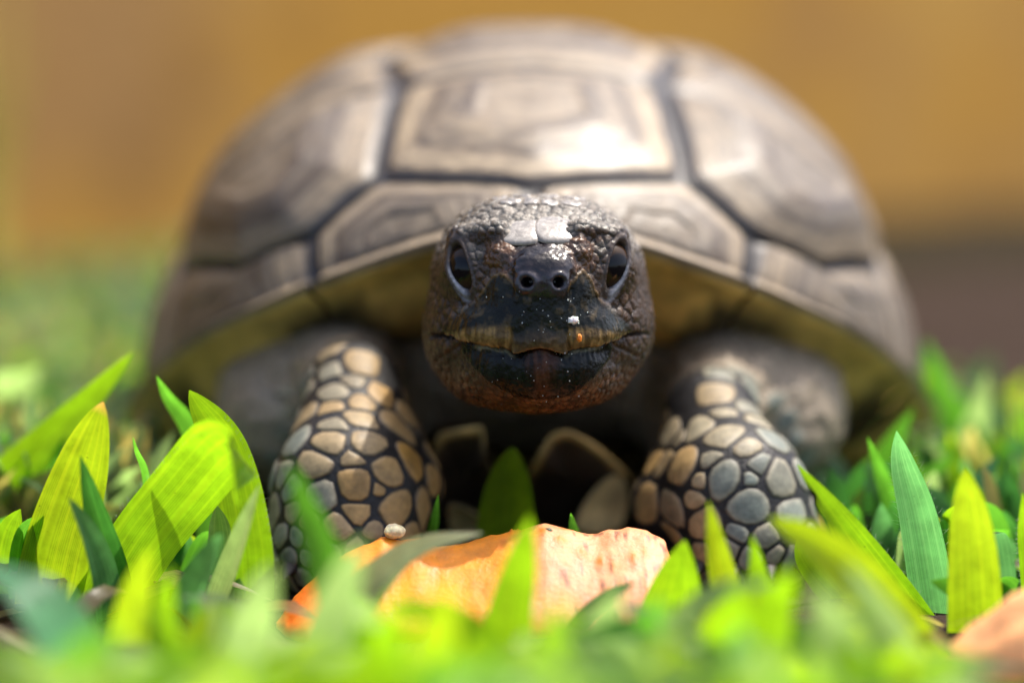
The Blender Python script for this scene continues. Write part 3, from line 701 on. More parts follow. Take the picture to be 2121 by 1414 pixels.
def leg_scales(data, ox, oy, k, side):
    items = []
    for zx, zy, rx, ry in data:
        hit = cast(ox + zx / k, oy + zy / k)
        if hit[0] is None: continue
        p = np.array(hit[0]); nn = np.array(hit[1])
        if p[1] > 9.5 or p[2] < -.2: continue
        items.append((p, nn, .5 * (rx + ry) / k * .0114, zx, zy, rx, ry))
    # cells spread over the sides the photograph does not show
    leg = LEGS[side]; r3 = np.random.default_rng(5 + side)
    for _ in range(500):
        a = r3.uniform(0, 2 * math.pi); t = r3.uniform(0, 1.25)
        c = lerp(np.array(leg[0]), np.array(leg[1]), t); dirv = np.array([math.cos(a), math.sin(a), 0])
        h = bvh.ray_cast(Vector(c + dirv * 4), Vector(-dirv), 6)
        if h[0] is None: continue
        p = np.array(h[0])
        if p[2] < .1 or p[1] > 6.2 or min(np.linalg.norm(p - q[0]) - .42 - q[2] for q in items) < 0: continue
        X, Y, d = project(p)
        items.append((p, np.array(h[1]), .42, 0, 0, 40, 40))
    P0 = np.array([q[0] for q in items]); rad = np.array([q[2] for q in items])
    for i, (p, nn, r, zx, zy, rx, ry) in enumerate(items):
        nb = [j for j in np.argsort(np.linalg.norm(P0 - p, axis=1))[1:14]]
        nrm = nn * 2.0
        for a in range(6):
            h = bvh.find_nearest(Vector(p + .25 * r * np.array([math.cos(a), math.sin(a) * .3, math.sin(a)])));  nrm = nrm + np.array(h[1])
        nrm /= np.linalg.norm(nrm)
        t1 = RT - nrm * (RT @ nrm)
        if np.linalg.norm(t1) < .2: t1 = FW - nrm * (FW @ nrm)
        t1 /= np.linalg.norm(t1); t2 = np.cross(nrm, t1); t2 *= np.sign(t2[2] + 1e-6)
        fs = min(2.2, 1 / max(.35, abs(nrm @ (p - CAM)) / np.linalg.norm(p - CAM)))     # undo the foreshortening of cells seen edge on
        ex = rx / k * .0114 * 1.4 * fs; ey = ry / k * .0114 * 1.4
        if zx == 0: ex = ey = .42
        poly = [np.array([ex * math.cos(t) * (abs(math.cos(t)) + abs(math.sin(t))) ** .35, ey * math.sin(t) * (abs(math.cos(t)) + abs(math.sin(t))) ** .35]) for t in np.linspace(0, 2 * math.pi, 14, endpoint=False)]
        for j in nb:
            q = P0[j] - p; q2 = np.array([q @ t1, q @ t2]); D = np.linalg.norm(q2)
            if D < .05: continue
            w = np.clip(.5 + .5 * (r ** 2 - rad[j] ** 2) / D ** 2, .3, .7); u = q2 / D
            poly = clip(poly, u * (D * w - .024), u)
            if len(poly) < 3: break
        if len(poly) < 3: continue
        poly = chaikin(poly, 1)
        if len(poly) > 22: poly = poly[::2]
        c2 = poly.mean(0); cen = p + t1 * c2[0] + t2 * c2[1]; poly = poly - c2
        if np.ptp(poly[:, 0]) < .12 or np.ptp(poly[:, 1]) < .12: continue
        X, Y, d = project(p)
        inner = ((X - 715) / 170 if side == 0 else (1500 - X) / 170); inner = float(np.clip(.5 + .5 * inner + random.uniform(-.25, .25), 0, 1))
        if side == 1: inner = float(np.clip(inner - .25, 0, 1))
        grey = np.array([.18, .20, .165]); amb = np.array([.42, .23, .05]); tint = lerp(grey, amb, inner) * random.uniform(.75, 1.15)
        def colfn(f, V, s, tint=tint, inner=inner):
            a = vnoise(V, 2.2, s, 3); core = tint * lerp(1.0, .72, sstep(.0, .4, a))[:, None]
            rim = lerp(np.array([.30, .28, .20]), np.array([.42, .24, .07]), inner)
            c = lerp(core, rim, (.75 * sstep(.7, .95, f))[:, None]); return lerp(c, np.array([.05, .04, .03]), sstep(.9, 1.0, f)[:, None])
        plate_mesh('leg_scale', cen, nrm, poly, t1, t2, .035 + .03 * r, colfn, M_scale, body, i + 100 * side)
leg_scales(LEFT, 500, 660, 2.357, 0)
leg_scales(RIGHT, 1280, 720, 2.356, 1)

# the two pale shields between the eyes, and the row of small plates behind them
def head_plate(poly, z0, tint, seed, thick=.07, slope=None):
    c = np.mean(poly, 0); hit = bvh.ray_cast(Vector(from_head([c[0], c[1], 4.0])), Vector(-UP))
    p = np.array(hit[0]); nrm = np.array(hit[1]); nrm /= np.linalg.norm(nrm)
    t1 = RT - nrm * (RT @ nrm); t1 /= np.linalg.norm(t1); t2 = np.cross(nrm, t1)
    if t2 @ FW < 0: t2 = -t2
    if slope is not None:
        cx = slope; p = from_head(np.array([cx[0], cx[1], cx[2]])); p = p + warp(p)[0]; nrm = UP * .80 - FW * .58 + RT * .1 * math.copysign(1, cx[0]); nrm /= np.linalg.norm(nrm); t1 = RT - nrm * (RT @ nrm); t1 /= np.linalg.norm(t1); t2 = np.cross(nrm, t1); t2 *= np.sign(t2 @ FW)
    q = chaikin([(np.array(a) - c) * (1.18 if slope is not None else 1) for a in poly], 2)
    def colfn(f, V, s):
        a = vnoise(V, 3, s, 3); k = tint * (1 + .35 * a)[:, None]; k = lerp(k, tint * .3, (sstep(.8, .5, f) * sstep(-.2, .3, a) * .6)[:, None]); return lerp(k, np.array([.2, .15, .1]), (.7 * sstep(.9, 1., f))[:, None])
    plate_mesh('head_scale', p, nrm, q, t1, t2, thick, colfn, M_plate, body, seed, flat=slope is not None)
tint = np.array([.34, .31, .27])
head_plate([(-.93, 1.15), (-.86, .72), (-.45, .62), (-.03, .68), (-.03, 1.5), (-.5, 1.62), (-.86, 1.5)], 1.2, tint, 1, .09, (-.47, .98, 1.21))
head_plate([(.98, 1.15), (.9, .74), (.47, .63), (.03, .68), (.03, 1.5), (.52, 1.62), (.9, 1.5)], 1.2, tint, 2, .09, (.49, .98, 1.21))
for i, (a, b, y0, y1) in enumerate(((-.95, -.42, 1.72, 2.1), (-.38, .0, 1.66, 2.15), (.04, .45, 1.68, 2.1), (.49, 1.0, 1.74, 2.15), (-.7, -.12, 2.2, 2.75), (-.08, .5, 2.2, 2.8), (.54, 1.1, 2.22, 2.7), (-1.2, -.75, 2.2, 2.65))):
    head_plate([(a, y0 + .04), (lerp(a, b, .5), y0), (b, y0 + .05), (b + .03, y1 - .1), (lerp(a, b, .45), y1), (a, y1 - .06)], 1.3, tint * random.uniform(.6, .95), 5 + i, .045)

# claws at the toes of both front feet
def claw(base, direction, length, r):
    n = 8; V = []; rings = 7; d = direction / np.linalg.norm(direction)
    s = np.cross(d, [0, 0, 1]); s /= np.linalg.norm(s); w = np.cross(s, d)
    for i in range(rings):
        t = i / (rings - 1); c = base + d * length * t - np.array([0, 0, 1]) * .35 * length * t * t; rr = r * (1 - t) ** .7 + .01
        for j in range(n):
            a = 2 * math.pi * j / n; V.append(c + (s * math.cos(a) * 1.1 + w * math.sin(a) * .75) * rr)
    V = np.array(V); F = [tuple(f) for f in grid_faces(rings, n, wrap_v=True)] + [tuple(range((rings - 1) * n, rings * n))]
    col = lerp(np.array([.05, .04, .03]), np.array([.02, .016, .012]), np.repeat(np.linspace(0, 1, rings), n)[:, None])
    mesh_obj('claw', V, F, M_scale, body, col, origin=base)
for leg in LEGS:
    for k, dx in enumerate((-1.2, -.45, .35, 1.1)):
        h = bvh.ray_cast(Vector((leg[2][0] + dx, -3, .35)), Vector((0, 1, 0)))
        if h[0] is not None: claw(np.array(h[0]) + np.array([0, .15, 0]), np.array([dx * .25, -1, -.05]), .6, .24)

# ---------------------------------------------------------------- plastron
def build_plastron():
    nr, na = 10, 48; V = []
    for i in range(nr):
        for j in range(na):
            a = 2 * math.pi * j / na; r = i / (nr - 1); x = math.copysign(abs(math.cos(a)) ** .8, math.cos(a)) * 7.2 * r; y = math.copysign(abs(math.sin(a)) ** .8, math.sin(a)) * 11.2 * r
            V.append((.5 + x, 21.5 + y, .42 + .25 * r ** 3))
    V = np.array(V); col = lerp(np.array([.3, .2, .06]), np.array([.03, .025, .02]), sstep(-.2, .2, vnoise(V, .4, 4, 2))[:, None])
    pl = mesh_obj('plastron', V, grid_faces(nr, na, wrap_v=True)[:, ::-1].copy(), M_under, tortoise, col)
    def horn(pts, thick, seed, edge):
        # a bevelled plate whose outline is given as (pixel x, pixel y, depth)
        B = np.array([P(*p) for p in pts]); q = np.vstack([B, B[:1]]); out = []
        for i in range(len(B)):
            for t in np.arange(8) / 8: out.append(lerp(q[i], q[i + 1], t))
        out = np.array(out)
        for _ in range(14 if thick < .7 else 5): out = .25 * np.roll(out, 1, 0) + .5 * out + .25 * np.roll(out, -1, 0)
        c = out.mean(0); rows = []; cols = []; m = len(out); back = FW * thick
        for f, dz in ((.96, 1.0), (1.0, .8), (1.0, .15), (.97, 0), (.88, -.03), (.78, .02), (.4, .1), (.05, .12)):
            V = c + (out - c) * f + back * dz; rows.append(V); t = edge(out, f); cols.append(t)
        V = np.vstack(rows); C = np.vstack(cols); C = C * (1 + .45 * vnoise(V, 1.2, seed, 3))[:, None]
        mesh_obj('gular_scute', V, grid_faces(8, m, wrap_v=True)[:, ::-1].copy(), M_under, pl, np.clip(C, .003, 1), origin=c)
    tanc = np.array([.62, .42, .15]); dk = np.array([.06, .042, .03])
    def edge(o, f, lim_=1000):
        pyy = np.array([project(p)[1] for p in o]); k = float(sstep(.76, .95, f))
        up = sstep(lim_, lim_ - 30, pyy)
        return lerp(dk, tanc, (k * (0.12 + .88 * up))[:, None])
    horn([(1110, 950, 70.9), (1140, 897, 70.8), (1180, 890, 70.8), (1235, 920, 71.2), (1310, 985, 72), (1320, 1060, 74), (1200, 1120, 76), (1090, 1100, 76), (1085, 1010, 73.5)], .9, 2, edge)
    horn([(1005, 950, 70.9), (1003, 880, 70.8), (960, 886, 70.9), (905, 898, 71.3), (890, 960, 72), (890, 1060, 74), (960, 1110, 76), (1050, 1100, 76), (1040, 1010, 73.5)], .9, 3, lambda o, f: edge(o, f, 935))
    full = lambda o, f: np.tile(np.array([.62, .46, .2]), (len(o), 1)) * (.6 + .4 * (f < .9))
    horn([(1180, 1110, 72.0), (1205, 1045, 71.8), (1250, 990, 72), (1290, 975, 72.2), (1305, 1030, 72.4), (1290, 1110, 72.6)], .6, 5, full)
    horn([(925, 1040, 71), (965, 1050, 71), (1005, 1075, 71.2), (1010, 1110, 71.5), (930, 1110, 71.5)], .8, 6, lambda o, f: full(o, f) * .6)
build_plastron()

# ---------------------------------------------------------------- fruit and crumbs
def build_fruit():
    nu, nv = 170, 44; us = np.linspace(0, 1, nu)
    tx = [575, 610, 650, 720, 790, 830, 870, 905, 960, 1040, 1130, 1180, 1215, 1240, 1262, 1300, 1340, 1375, 1392]
    ty = [1290, 1235, 1200, 1145, 1112, 1120, 1112, 1130, 1125, 1108, 1086, 1098, 1108, 1108, 1098, 1092, 1098, 1122, 1165]
    V = np.zeros((nu, nv, 3)); info = np.zeros((nu, nv, 2))
    for i, u in enumerate(us):
        X = lerp(575, 1392, .5 - .5 * math.cos(math.pi * u) * (1 - .0)); X = lerp(lerp(575, 1392, u), X, .5)
        top = np.interp(X, tx, ty); endf = min(1, math.sqrt(max(0, min(u, (1 - u) * 1.3)) * 9))
        bot = lerp(top + 30, 1335, endf); th = endf
        ring = [(65.5, top), (65.0, top + 6), (64.2, lerp(top, bot, .3)), (63.5, lerp(top, bot, .62)), (63.1, lerp(top, bot, .9)), (63.5, bot + 12), (65.0, bot + 20), (66.2, bot), (66.3, lerp(top, bot, .5)), (65.9, lerp(top, bot, .12))]
        dm = 64.8; pts = np.array([P(X, py, dm + (d - dm) * max(.12, th)) for d, py in ring]); m = len(pts); tt = np.linspace(0, m, nv, endpoint=False)
        for j, t in enumerate(tt):
            a = int(t); f = t - a; p0, p1, p2, p3 = (pts[(a + k) % m] for k in (-1, 0, 1, 2))
            V[i, j] = .5 * ((2 * p1) + (-p0 + p2) * f + (2 * p0 - 5 * p1 + 4 * p2 - p3) * f * f + (-p0 + 3 * p1 - 3 * p2 + p3) * f ** 3)
            info[i, j] = X, t / m
    V = V.reshape(-1, 3); X = info[..., 0].ravel(); t = info[..., 1].ravel()
    a = vnoise(V, .8, 11, 4); b = vnoise(V, 3.5, 12, 4); e = vnoise(V * np.array([1, 1, 2]), 1.3, 13, 2)
    # a stringy gouge across the flesh
    gx = np.array([1130, 1190, 1235, 1270, 1300, 1335]); gy = np.array([1100, 1135, 1160, 1168, 1160, 1142])
    pr = np.array([project(v)[:2] for v in V]); gl = np.abs(pr[:, 1] - np.interp(pr[:, 0], gx, gy)) * (1 + 9 * ((pr[:, 0] < 1125) | (pr[:, 0] > 1340)))
    gouge = np.exp(-(gl / 5.) ** 2) * (t < .5)
    fc = (t < .5)
    nrm = normals(V, grid_faces(nu, nv, wrap_v=True)); nrm *= np.sign(((V - V.mean(0)) * nrm).sum())
    V = V + nrm * (.06 * a + .016 * b + .07 * gouge - .03 * np.abs(e) * fc)[:, None]
    deep = np.array([.62, .12, .005]); pale = np.array([.68, .29, .14]); yel = np.array([.74, .24, .012])
    col = lerp(yel, pale, sstep(1060, 1150, X + 60 * a)[:, None]); col = lerp(col, deep, sstep(760, 640, X + 90 * a)[:, None])
    ridge = np.maximum(sstep(.07, .02, t + .03 * b), sstep(.9, .97, t)); col = lerp(col, np.array([.62, .16, .008]), (ridge * .9)[:, None])
    col = lerp(col, deep, (.22 * sstep(.15, .5, b) * fc)[:, None]); col = lerp(col, np.array([.62, .19, .01]), gouge[:, None])
    col = lerp(col, np.array([.12, .05, .03]), (.8 * sstep(.42, .5, vnoise(V, 5, 21, 2)) * sstep(1130, 1180, X))[:, None])
    o = mesh_obj('fruit_piece', V, grid_faces(nu, nv, wrap_v=True), M_fruit, None, np.clip(col, .01, 1), origin=P(980, 1330, 64.8))
    tag(o, 'long ragged piece of orange fruit flesh lying in front of the tortoise', 'fruit')
build_fruit()
def lump(name, centre, radii, col, mat, seed, amp=.2, sc=1.5, n=(26, 40), axes=None):
    th = np.linspace(0, math.pi, n[0]); ph = np.linspace(0, 2 * math.pi, n[1], endpoint=False); T, Ph = np.meshgrid(th, ph, indexing='ij')
    D = np.stack([np.sin(T) * np.cos(Ph), np.sin(T) * np.sin(Ph), np.cos(T)], -1).reshape(-1, 3)
    a = vnoise(D, sc, seed, 4); L = D * (1 + amp * a)[:, None] * np.array(radii)
    if axes is not None: L = L @ np.array(axes)
    V = np.asarray(centre) + L; C = np.clip(np.array(col) * (1 + .5 * a)[:, None], .005, 1)
    return mesh_obj(name, V, grid_faces(n[0], n[1], wrap_v=True), mat, None, C, origin=np.asarray(centre, float))
ca, sa = math.cos(-.55), math.sin(-.55)
o = lump('fruit_piece', P(2165, 1405, 60.0), (3.4, 1.3, 1.8), (.90, .42, .17), M_fruit, 31, .14, 1.4, axes=[[ca, 0, -sa], [0, 1, 0], [sa, 0, ca]])
tag(o, 'pinkish orange fruit chunk cut off by the lower right corner of the photo', 'fruit')
o = lump('fruit_crumb', P(1572, 1385, 57.5), (.2, .2, .32), (.75, .22, .12), M_fruit, 32, .15)
tag(o, 'small red fruit crumb between the blurred blades low on the right', 'fruit crumb')
o = lump('seed', P(817, 1100, 65.2), (.25, .22, .17), (.78, .66, .40), M_crumb, 33, .1)
tag(o, 'round pale yellow seed lying on the left part of the fruit', 'seed')
o = lump('dirt_crumb', P(1135, 1098, 64.95), (.10, .07, .06), (.06, .07, .03), M_crumb, 34, .2)
tag(o, 'dark crumb of dirt on the top edge of the fruit', 'crumb')
def on_face(name, px, py, r, col, seed, label, cat, amp=.35):
    h = cast(px, py); p = np.array(h[0]) + np.array(h[1]) * r[1] * .4
    o = lump(name, p, r, col, M_crumb, seed, amp, 1.8, (16, 22)); tag(o, label, cat)
on_face('food_crumb', 1188, 664, (.13, .07, .08), (.72, .68, .66), 41, 'white food crumb stuck on the dark upper beak', 'crumb')
on_face('food_crumb', 1200, 700, (.055, .05, .085), (.85, .22, .02), 42, 'tiny orange food crumb on the tan lip of the beak', 'crumb')
def specks():
    V = []; F = []; r4 = np.random.default_rng(9)
    spots = [(r4.normal(1130, 60), r4.uniform(600, 840)) for _ in range(34)] + [(r4.normal(1180, 40), r4.uniform(620, 700)) for _ in range(9)] + [(1125, 688), (1127, 682), (1176, 769), (1152, 733), (1160, 734), (1170, 731), (1184, 733)]
    for X, Y in spots:
        h = cast(X, Y)
        if h[0] is None: continue
        c = np.array(h[0]) + np.array(h[1]) * .006; s = r4.uniform(.008, .02); b = len(V)
        st = r4.uniform(.8, 1.7)
        for d in ((1, 0, 0), (0, 0, st), (-1, 0, 0), (0, 0, -st), (0, -1, 0), (0, 1, 0)): V.append(c + np.array(d) * s)
        for q in ((0, 1, 4), (1, 2, 4), (2, 3, 4), (3, 0, 4), (1, 0, 5), (2, 1, 5), (3, 2, 5), (0, 3, 5)): F.append(tuple(b + i for i in q))
    o = mesh_obj('crumbs', V, F, M_crumb, None, np.tile([.6, .62, .58], (len(V), 1))); tag(o, 'tiny pale specks of wet food dusted over the beak and jaw', 'crumbs', kind='stuff')
specks()

# ---------------------------------------------------------------- grass
GREEN = {'lime': (.098, .185, .006), 'yellow': (.15, .215, .008), 'green': (.045, .14, .018), 'dark': (.022, .085, .022), 'blue': (.04, .115, .06), 'pale': (.115, .175, .10), 'straw': (.20, .17, .085)}
def blade_mesh(spine, width, facing, seg=26, across=9, fold=.18, tip='point', col=(.1, .2, .02), tipcol=None, twist=0.0, notch=0, seed=0):
    """spine: control points (cm); facing: which way the upper face looks"""
    sp = np.asarray(spine, float); m = len(sp)
    t = np.linspace(0, m - 1, seg); pts = []
    for q in t:
        a = min(int(q), m - 2); f = q - a; p1, p2 = sp[a], sp[a + 1]; p0 = sp[a - 1] if a > 0 else 2 * p1 - p2; p3 = sp[a + 2] if a + 2 < m else 2 * p2 - p1
        pts.append(.5 * ((2 * p1) + (-p0 + p2) * f + (2 * p0 - 5 * p1 + 4 * p2 - p3) * f * f + (-p0 + 3 * p1 - 3 * p2 + p3) * f ** 3))
    pts = np.array(pts); tan = np.gradient(pts, axis=0); tan /= np.linalg.norm(tan, axis=1, keepdims=True)
    V = []; UVs = []; C = []; rr = np.random.default_rng(seed)
    for i in range(seg):
        s = i / (seg - 1)
        if tip == 'point': w = min(1, .86 + .6 * s) * max(0, 1 - s ** 2.2) ** .85
        elif tip == 'round': w = min(1, .82 + .7 * s) * max(0, 1 - s ** 3.4) ** .75
        else: w = .9 + .1 * s
        w = width * .5 * max(w, .015)
        f = np.asarray(facing, float); f = f - tan[i] * (f @ tan[i]); f /= np.linalg.norm(f) + 1e-9
        sd_ = np.cross(tan[i], f); ang = twist * (s - .3); sd2 = sd_ * math.cos(ang) + f * math.sin(ang); f2 = f * math.cos(ang) - sd_ * math.sin(ang)
        for j in range(across):
            k = 2 * j / (across - 1) - 1; ww = w
            if notch and k < -.5 and s > .6: ww = w * (1 - .35 * abs(noise.noise(Vector((s * 30, seed, 0)))) - (.4 if .87 < s < .9 else 0))
            V.append(pts[i] + sd2 * ww * k + f2 * (fold * w * (abs(k) ** 1.4) + .03 * w * math.sin(7 * s + 3 * k)))
            UVs.append((j / (across - 1), s)); c = np.array(col) * (1 + .1 * math.sin(s * 9 + seed))
            if tipcol is not None: c = lerp(c, np.array(tipcol), float(sstep(.95, .99, s)))
            C.append(c)
    return np.array(V), grid_faces(seg, across), np.array(UVs), np.array(C)
def hairs(spine, width, facing, seed, parent, sides=(-1, 1), s0=.15, s1=.8):
    V0, F0, UV0, C0 = blade_mesh(spine, width, facing, 40, 3); r = np.random.default_rng(seed); V = []; F = []
    for side in sides:
        for i in range(3, 37):
            for _ in range(2):
                s = i / 39
                if not s0 < s < s1: continue
                c = V0[i * 3 + (0 if side < 0 else 2)]; mid = V0[i * 3 + 1]; d = (c - mid); d /= np.linalg.norm(d) + 1e-9
                up = V0[min(i + 1, 39) * 3 + 1] - mid; up /= np.linalg.norm(up) + 1e-9
                e = c + (d * r.uniform(.5, 1) + up * r.uniform(.1, .8) + r.normal(0, .15, 3)) * r.uniform(.08, .2); c = c + up * r.uniform(-.08, .08); b = len(V)
                a1 = np.cross(e - c, [0.3, .5, .8]); a1 /= np.linalg.norm(a1) + 1e-9; a2 = np.cross(e - c, a1); a2 /= np.linalg.norm(a2) + 1e-9
                for q in range(3): V.append(c + (a1 * math.cos(q * 2.1) + a2 * math.sin(q * 2.1)) * .004)
                V.append(e); F += [(b, b + 1, b + 3), (b + 1, b + 2, b + 3), (b + 2, b, b + 3)]
    o = mesh_obj('edge_hairs', V, F, M_hair, parent); o['kind'] = 'stuff'
LABELLED = []
def blade(label, pts, wpx, kind='lime', facing=(0, -1, .1), tip='point', hair=False, tipcol=None, twist=0.0, notch=0, fold=.18, bright=1.0, lean=3.0):
    """pts: (px, py, depth) from base to tip; the base is carried on down to the soil"""
    if label.startswith('soft'): pts = [(p[0], p[1] - 50, p[2]) for p in pts]
    m_ = len(pts) - 1; sp = [P(p[0], p[1], p[2] + lean * (.5 - i / m_)) for i, p in enumerate(pts)]; d = pts[len(pts) // 2][2]; width = wpx * d / FPX
    b = sp[0]
    if b[2] > -.3:
        dirv = sp[0] - sp[1]; root = b + dirv * .4; root[2] = min(-.45, root[2]); sp = [root] + sp
    seed = len(LABELLED) + 1
    V, F, UVs, C = blade_mesh(sp, width, facing, 34, 9, fold, tip, np.array(GREEN[kind]) * bright, tipcol, twist, notch, seed)
    o = mesh_obj('grass_blade', V, F, M_blade, None, C, uv=UVs, origin=np.array(sp[0]))
    tag(o, label, 'grass blade', 'broad grass blades around the tortoise')
    if hair: hairs(sp, width, facing, seed, o, hair if isinstance(hair, tuple) else (-1, 1))
    LABELLED.append(o); return o
blade('yellow-green blade with a brown rounded tip near the left edge', [(85, 1330, 65.2), (118, 1150, 65.2), (170, 980, 65.4), (214, 832, 65.6)], 146, 'yellow', tip='round', tipcol=(.30, .16, .07), twist=.2, bright=.85)
blade('short dark green pointed blade in front of the brown-tipped blade', [(245, 1290, 64.4), (230, 1180, 64.4), (195, 1060, 64.5), (166, 943, 64.6)], 78, 'dark', facing=(.4, -1, .3))
blade('thin bluish blade curling left below the dark pointed blade', [(225, 1300, 63.6), (215, 1200, 63.6), (185, 1110, 63.8), (142, 1030, 64)], 80, 'blue', facing=(.6, -.8, .4))
blade('wide lime blade leaning right with its end folded over', [(190, 1300, 65.4), (290, 1130, 65.0), (385, 1010, 64.6), (450, 935, 64.0), (482, 925, 63.0), (486, 985, 62.2)], 158, 'lime', facing=(-.3, -1, -.5), tip='blunt', lean=1.5, hair=(-1,), fold=.05)
blade('upright lime blade with a bent tip beside the left front foot', [(515, 1300, 66.2), (505, 1120, 66.2), (465, 930, 66.4), (392, 808, 66.6)], 118, 'lime', facing=(.2, -1, -.1), tip='round', hair=(1,), fold=.1)
blade('long blurred lime blade slanting up towards the left shell edge', [(-120, 1110, 70.5), (0, 1000, 70.5), (160, 850, 71), (276, 728, 71.5)], 120, 'lime', facing=(.2, -1, -.3), lean=3)
blade('little dark blade tip in front of the left shell underside', [(420, 960, 68.5), (390, 880, 68.5), (350, 825, 68.6), (324, 778, 68.8)], 48, 'green')
blade('hair-thin sprout standing between two wide left blades', [(310, 1050, 66), (300, 975, 66), (284, 935, 66), (275, 904, 66)], 20, 'green')
blade('grey-green narrow blade overlapping the left foot edge', [(430, 1290, 63.4), (468, 1190, 63.4), (505, 1090, 63.6), (537, 1005, 63.8)], 58, 'pale', facing=(-.4, -1, .3), bright=.8)
blade('dark bluish blade with rounded tip below the folded lime blade', [(370, 1330, 62.2), (390, 1250, 62.2), (425, 1175, 62.4), (462, 1105, 62.6)], 85, 'blue', tip='round', facing=(-.3, -1, .5))
blade('broad blurred green blade standing behind the fruit straight below the chin', [(1045, 1180, 70.2), (1047, 1100, 70.2), (1053, 1010, 70.0), (1062, 925, 69.8)], 122, 'lime', tip='round', lean=.6)
blade('tiny upright green blade beside the inner scales of the left foot', [(893, 1150, 68), (897, 1100, 68), (903, 1060, 68), (908, 1022, 68)], 26, 'green')
blade('tiny green blade tip just behind the notch of the fruit', [(1195, 1150, 67.5), (1190, 1110, 67.5), (1186, 1085, 67.5), (1182, 1062, 67.5)], 32, 'green')
blade('pale blurred blade standing upright before the middle of the fruit', [(1030, 1500, 58.5), (1045, 1330, 58.5), (1075, 1180, 58.8), (1098, 1066, 59.2)], 112, 'lime')
blade('glossy pale blade arching over the left half of the fruit', [(640, 1480, 60.5), (720, 1290, 60.8), (800, 1185, 61), (880, 1130, 61.2), (1000, 1103, 61.4)], 112, 'pale', facing=(-.3, -.6, .9), lean=0, bright=1.3)
blade('sharp lime blade with a chewed ragged tip over the right foot', [(2000, 1500, 64.8), (1900, 1310, 64.9), (1770, 1120, 65.1), (1652, 962, 65.3)], 110, 'lime', facing=(.1, -1, -.2), lean=3.5, hair=(1,), notch=1, fold=.12)
blade('blurred yellow blade bending left across the right foot', [(2040, 1560, 59), (1920, 1370, 59), (1790, 1205, 59.3), (1690, 1120, 59.6), (1594, 1072, 60)], 105, 'yellow', facing=(.3, -.9, -.35), lean=3, tip='round', bright=.9)
blade('slender bluish blade with a twisted tip standing right of the foot', [(1955, 1430, 65.5), (1940, 1290, 65.5), (1905, 1080, 65.5), (1872, 960, 65.5), (1857, 892, 65.5)], 100, 'blue', facing=(-.2, -1, .3), hair=(-1, 1), bright=1.7, twist=.5, lean=1)
blade('straight broad yellow-green blade before the right fruit chunk', [(2022, 1480, 63.0), (2020, 1300, 63.0), (2012, 1120, 63.1), (1998, 968, 63.2)], 120, 'yellow', tip='round', fold=.1, lean=3)
blade('lime blade cut by the right picture edge with fringe of hairs', [(2150, 1330, 65), (2140, 1200, 65), (2125, 1100, 65), (2118, 1020, 65)], 60, 'lime', hair=(-1,))
blade('wide bright green blade standing before the right end of the fruit', [(1380, 1420, 62.8), (1385, 1320, 62.8), (1400, 1210, 62.9), (1418, 1118, 63)], 165, 'lime', tip='point', bright=.85)
blade('narrow lime blade tip against the toes of the right foot', [(1545, 1450, 62), (1520, 1300, 62), (1490, 1160, 62.2), (1467, 1038, 62.4)], 80, 'yellow', bright=.8)
blade('lime blade just left of the lowest round scale of the right foot', [(1610, 1450, 61.6), (1595, 1330, 61.8), (1575, 1220, 62), (1558, 1108, 62.2)], 78, 'lime')
blade('blurred green blade leaning right behind the right foot', [(1720, 1160, 73.5), (1770, 1060, 74), (1830, 950, 74.5), (1892, 846, 75)], 80, 'green')
blade('narrow green blade tip leaning left below the right shell edge', [(1870, 1110, 70), (1848, 1040, 70), (1820, 970, 70), (1797, 905, 70)], 52, 'green')
blade('tall blurred green blade on the soil right of the shell', [(2000, 1060, 82), (1975, 930, 82), (1945, 810, 82.5), (1918, 705, 83)], 90, 'green')
blade('pale blurred blade on the soil beyond the twisted-tip blade', [(2020, 1100, 80), (2008, 990, 80), (2020, 880, 80), (2045, 770, 80)], 85, 'pale')
blade('blurred upright blade with a white sunlit tip at the left edge', [(22, 1080, 82), (25, 980, 82), (30, 860, 82.5), (32, 800, 82), (34, 770, 80.5)], 92, 'pale', facing=(0, -.5, .9), tip='blunt', bright=1.2)
blade('big pale bluish blade in the lower left corner', [(230, 1560, 54), (150, 1370, 54.5), (70, 1240, 55.5), (-40, 1165, 57)], 210, 'blue', facing=(.5, -.5, .8), bright=2.3)
blade('soft blurred green blade hiding the toes of the left foot', [(740, 1400, 56.5), (690, 1260, 56.5), (640, 1120, 57), (602, 1010, 57.5)], 110, 'green', facing=(0, -.8, .5))
blade('grey-blue blade bent under the right end of the fruit', [(1120, 1440, 61.5), (1200, 1300, 61.8), (1260, 1240, 62.2), (1318, 1205, 62.8)], 80, 'blue', facing=(-.5, -.5, .8), bright=1.1)
blade('blurred pale blade lying slantwise under the narrow right tips', [(1500, 1560, 57), (1420, 1390, 57.5), (1340, 1290, 58), (1290, 1245, 58.5)], 120, 'pale', facing=(.4, -.5, .8))

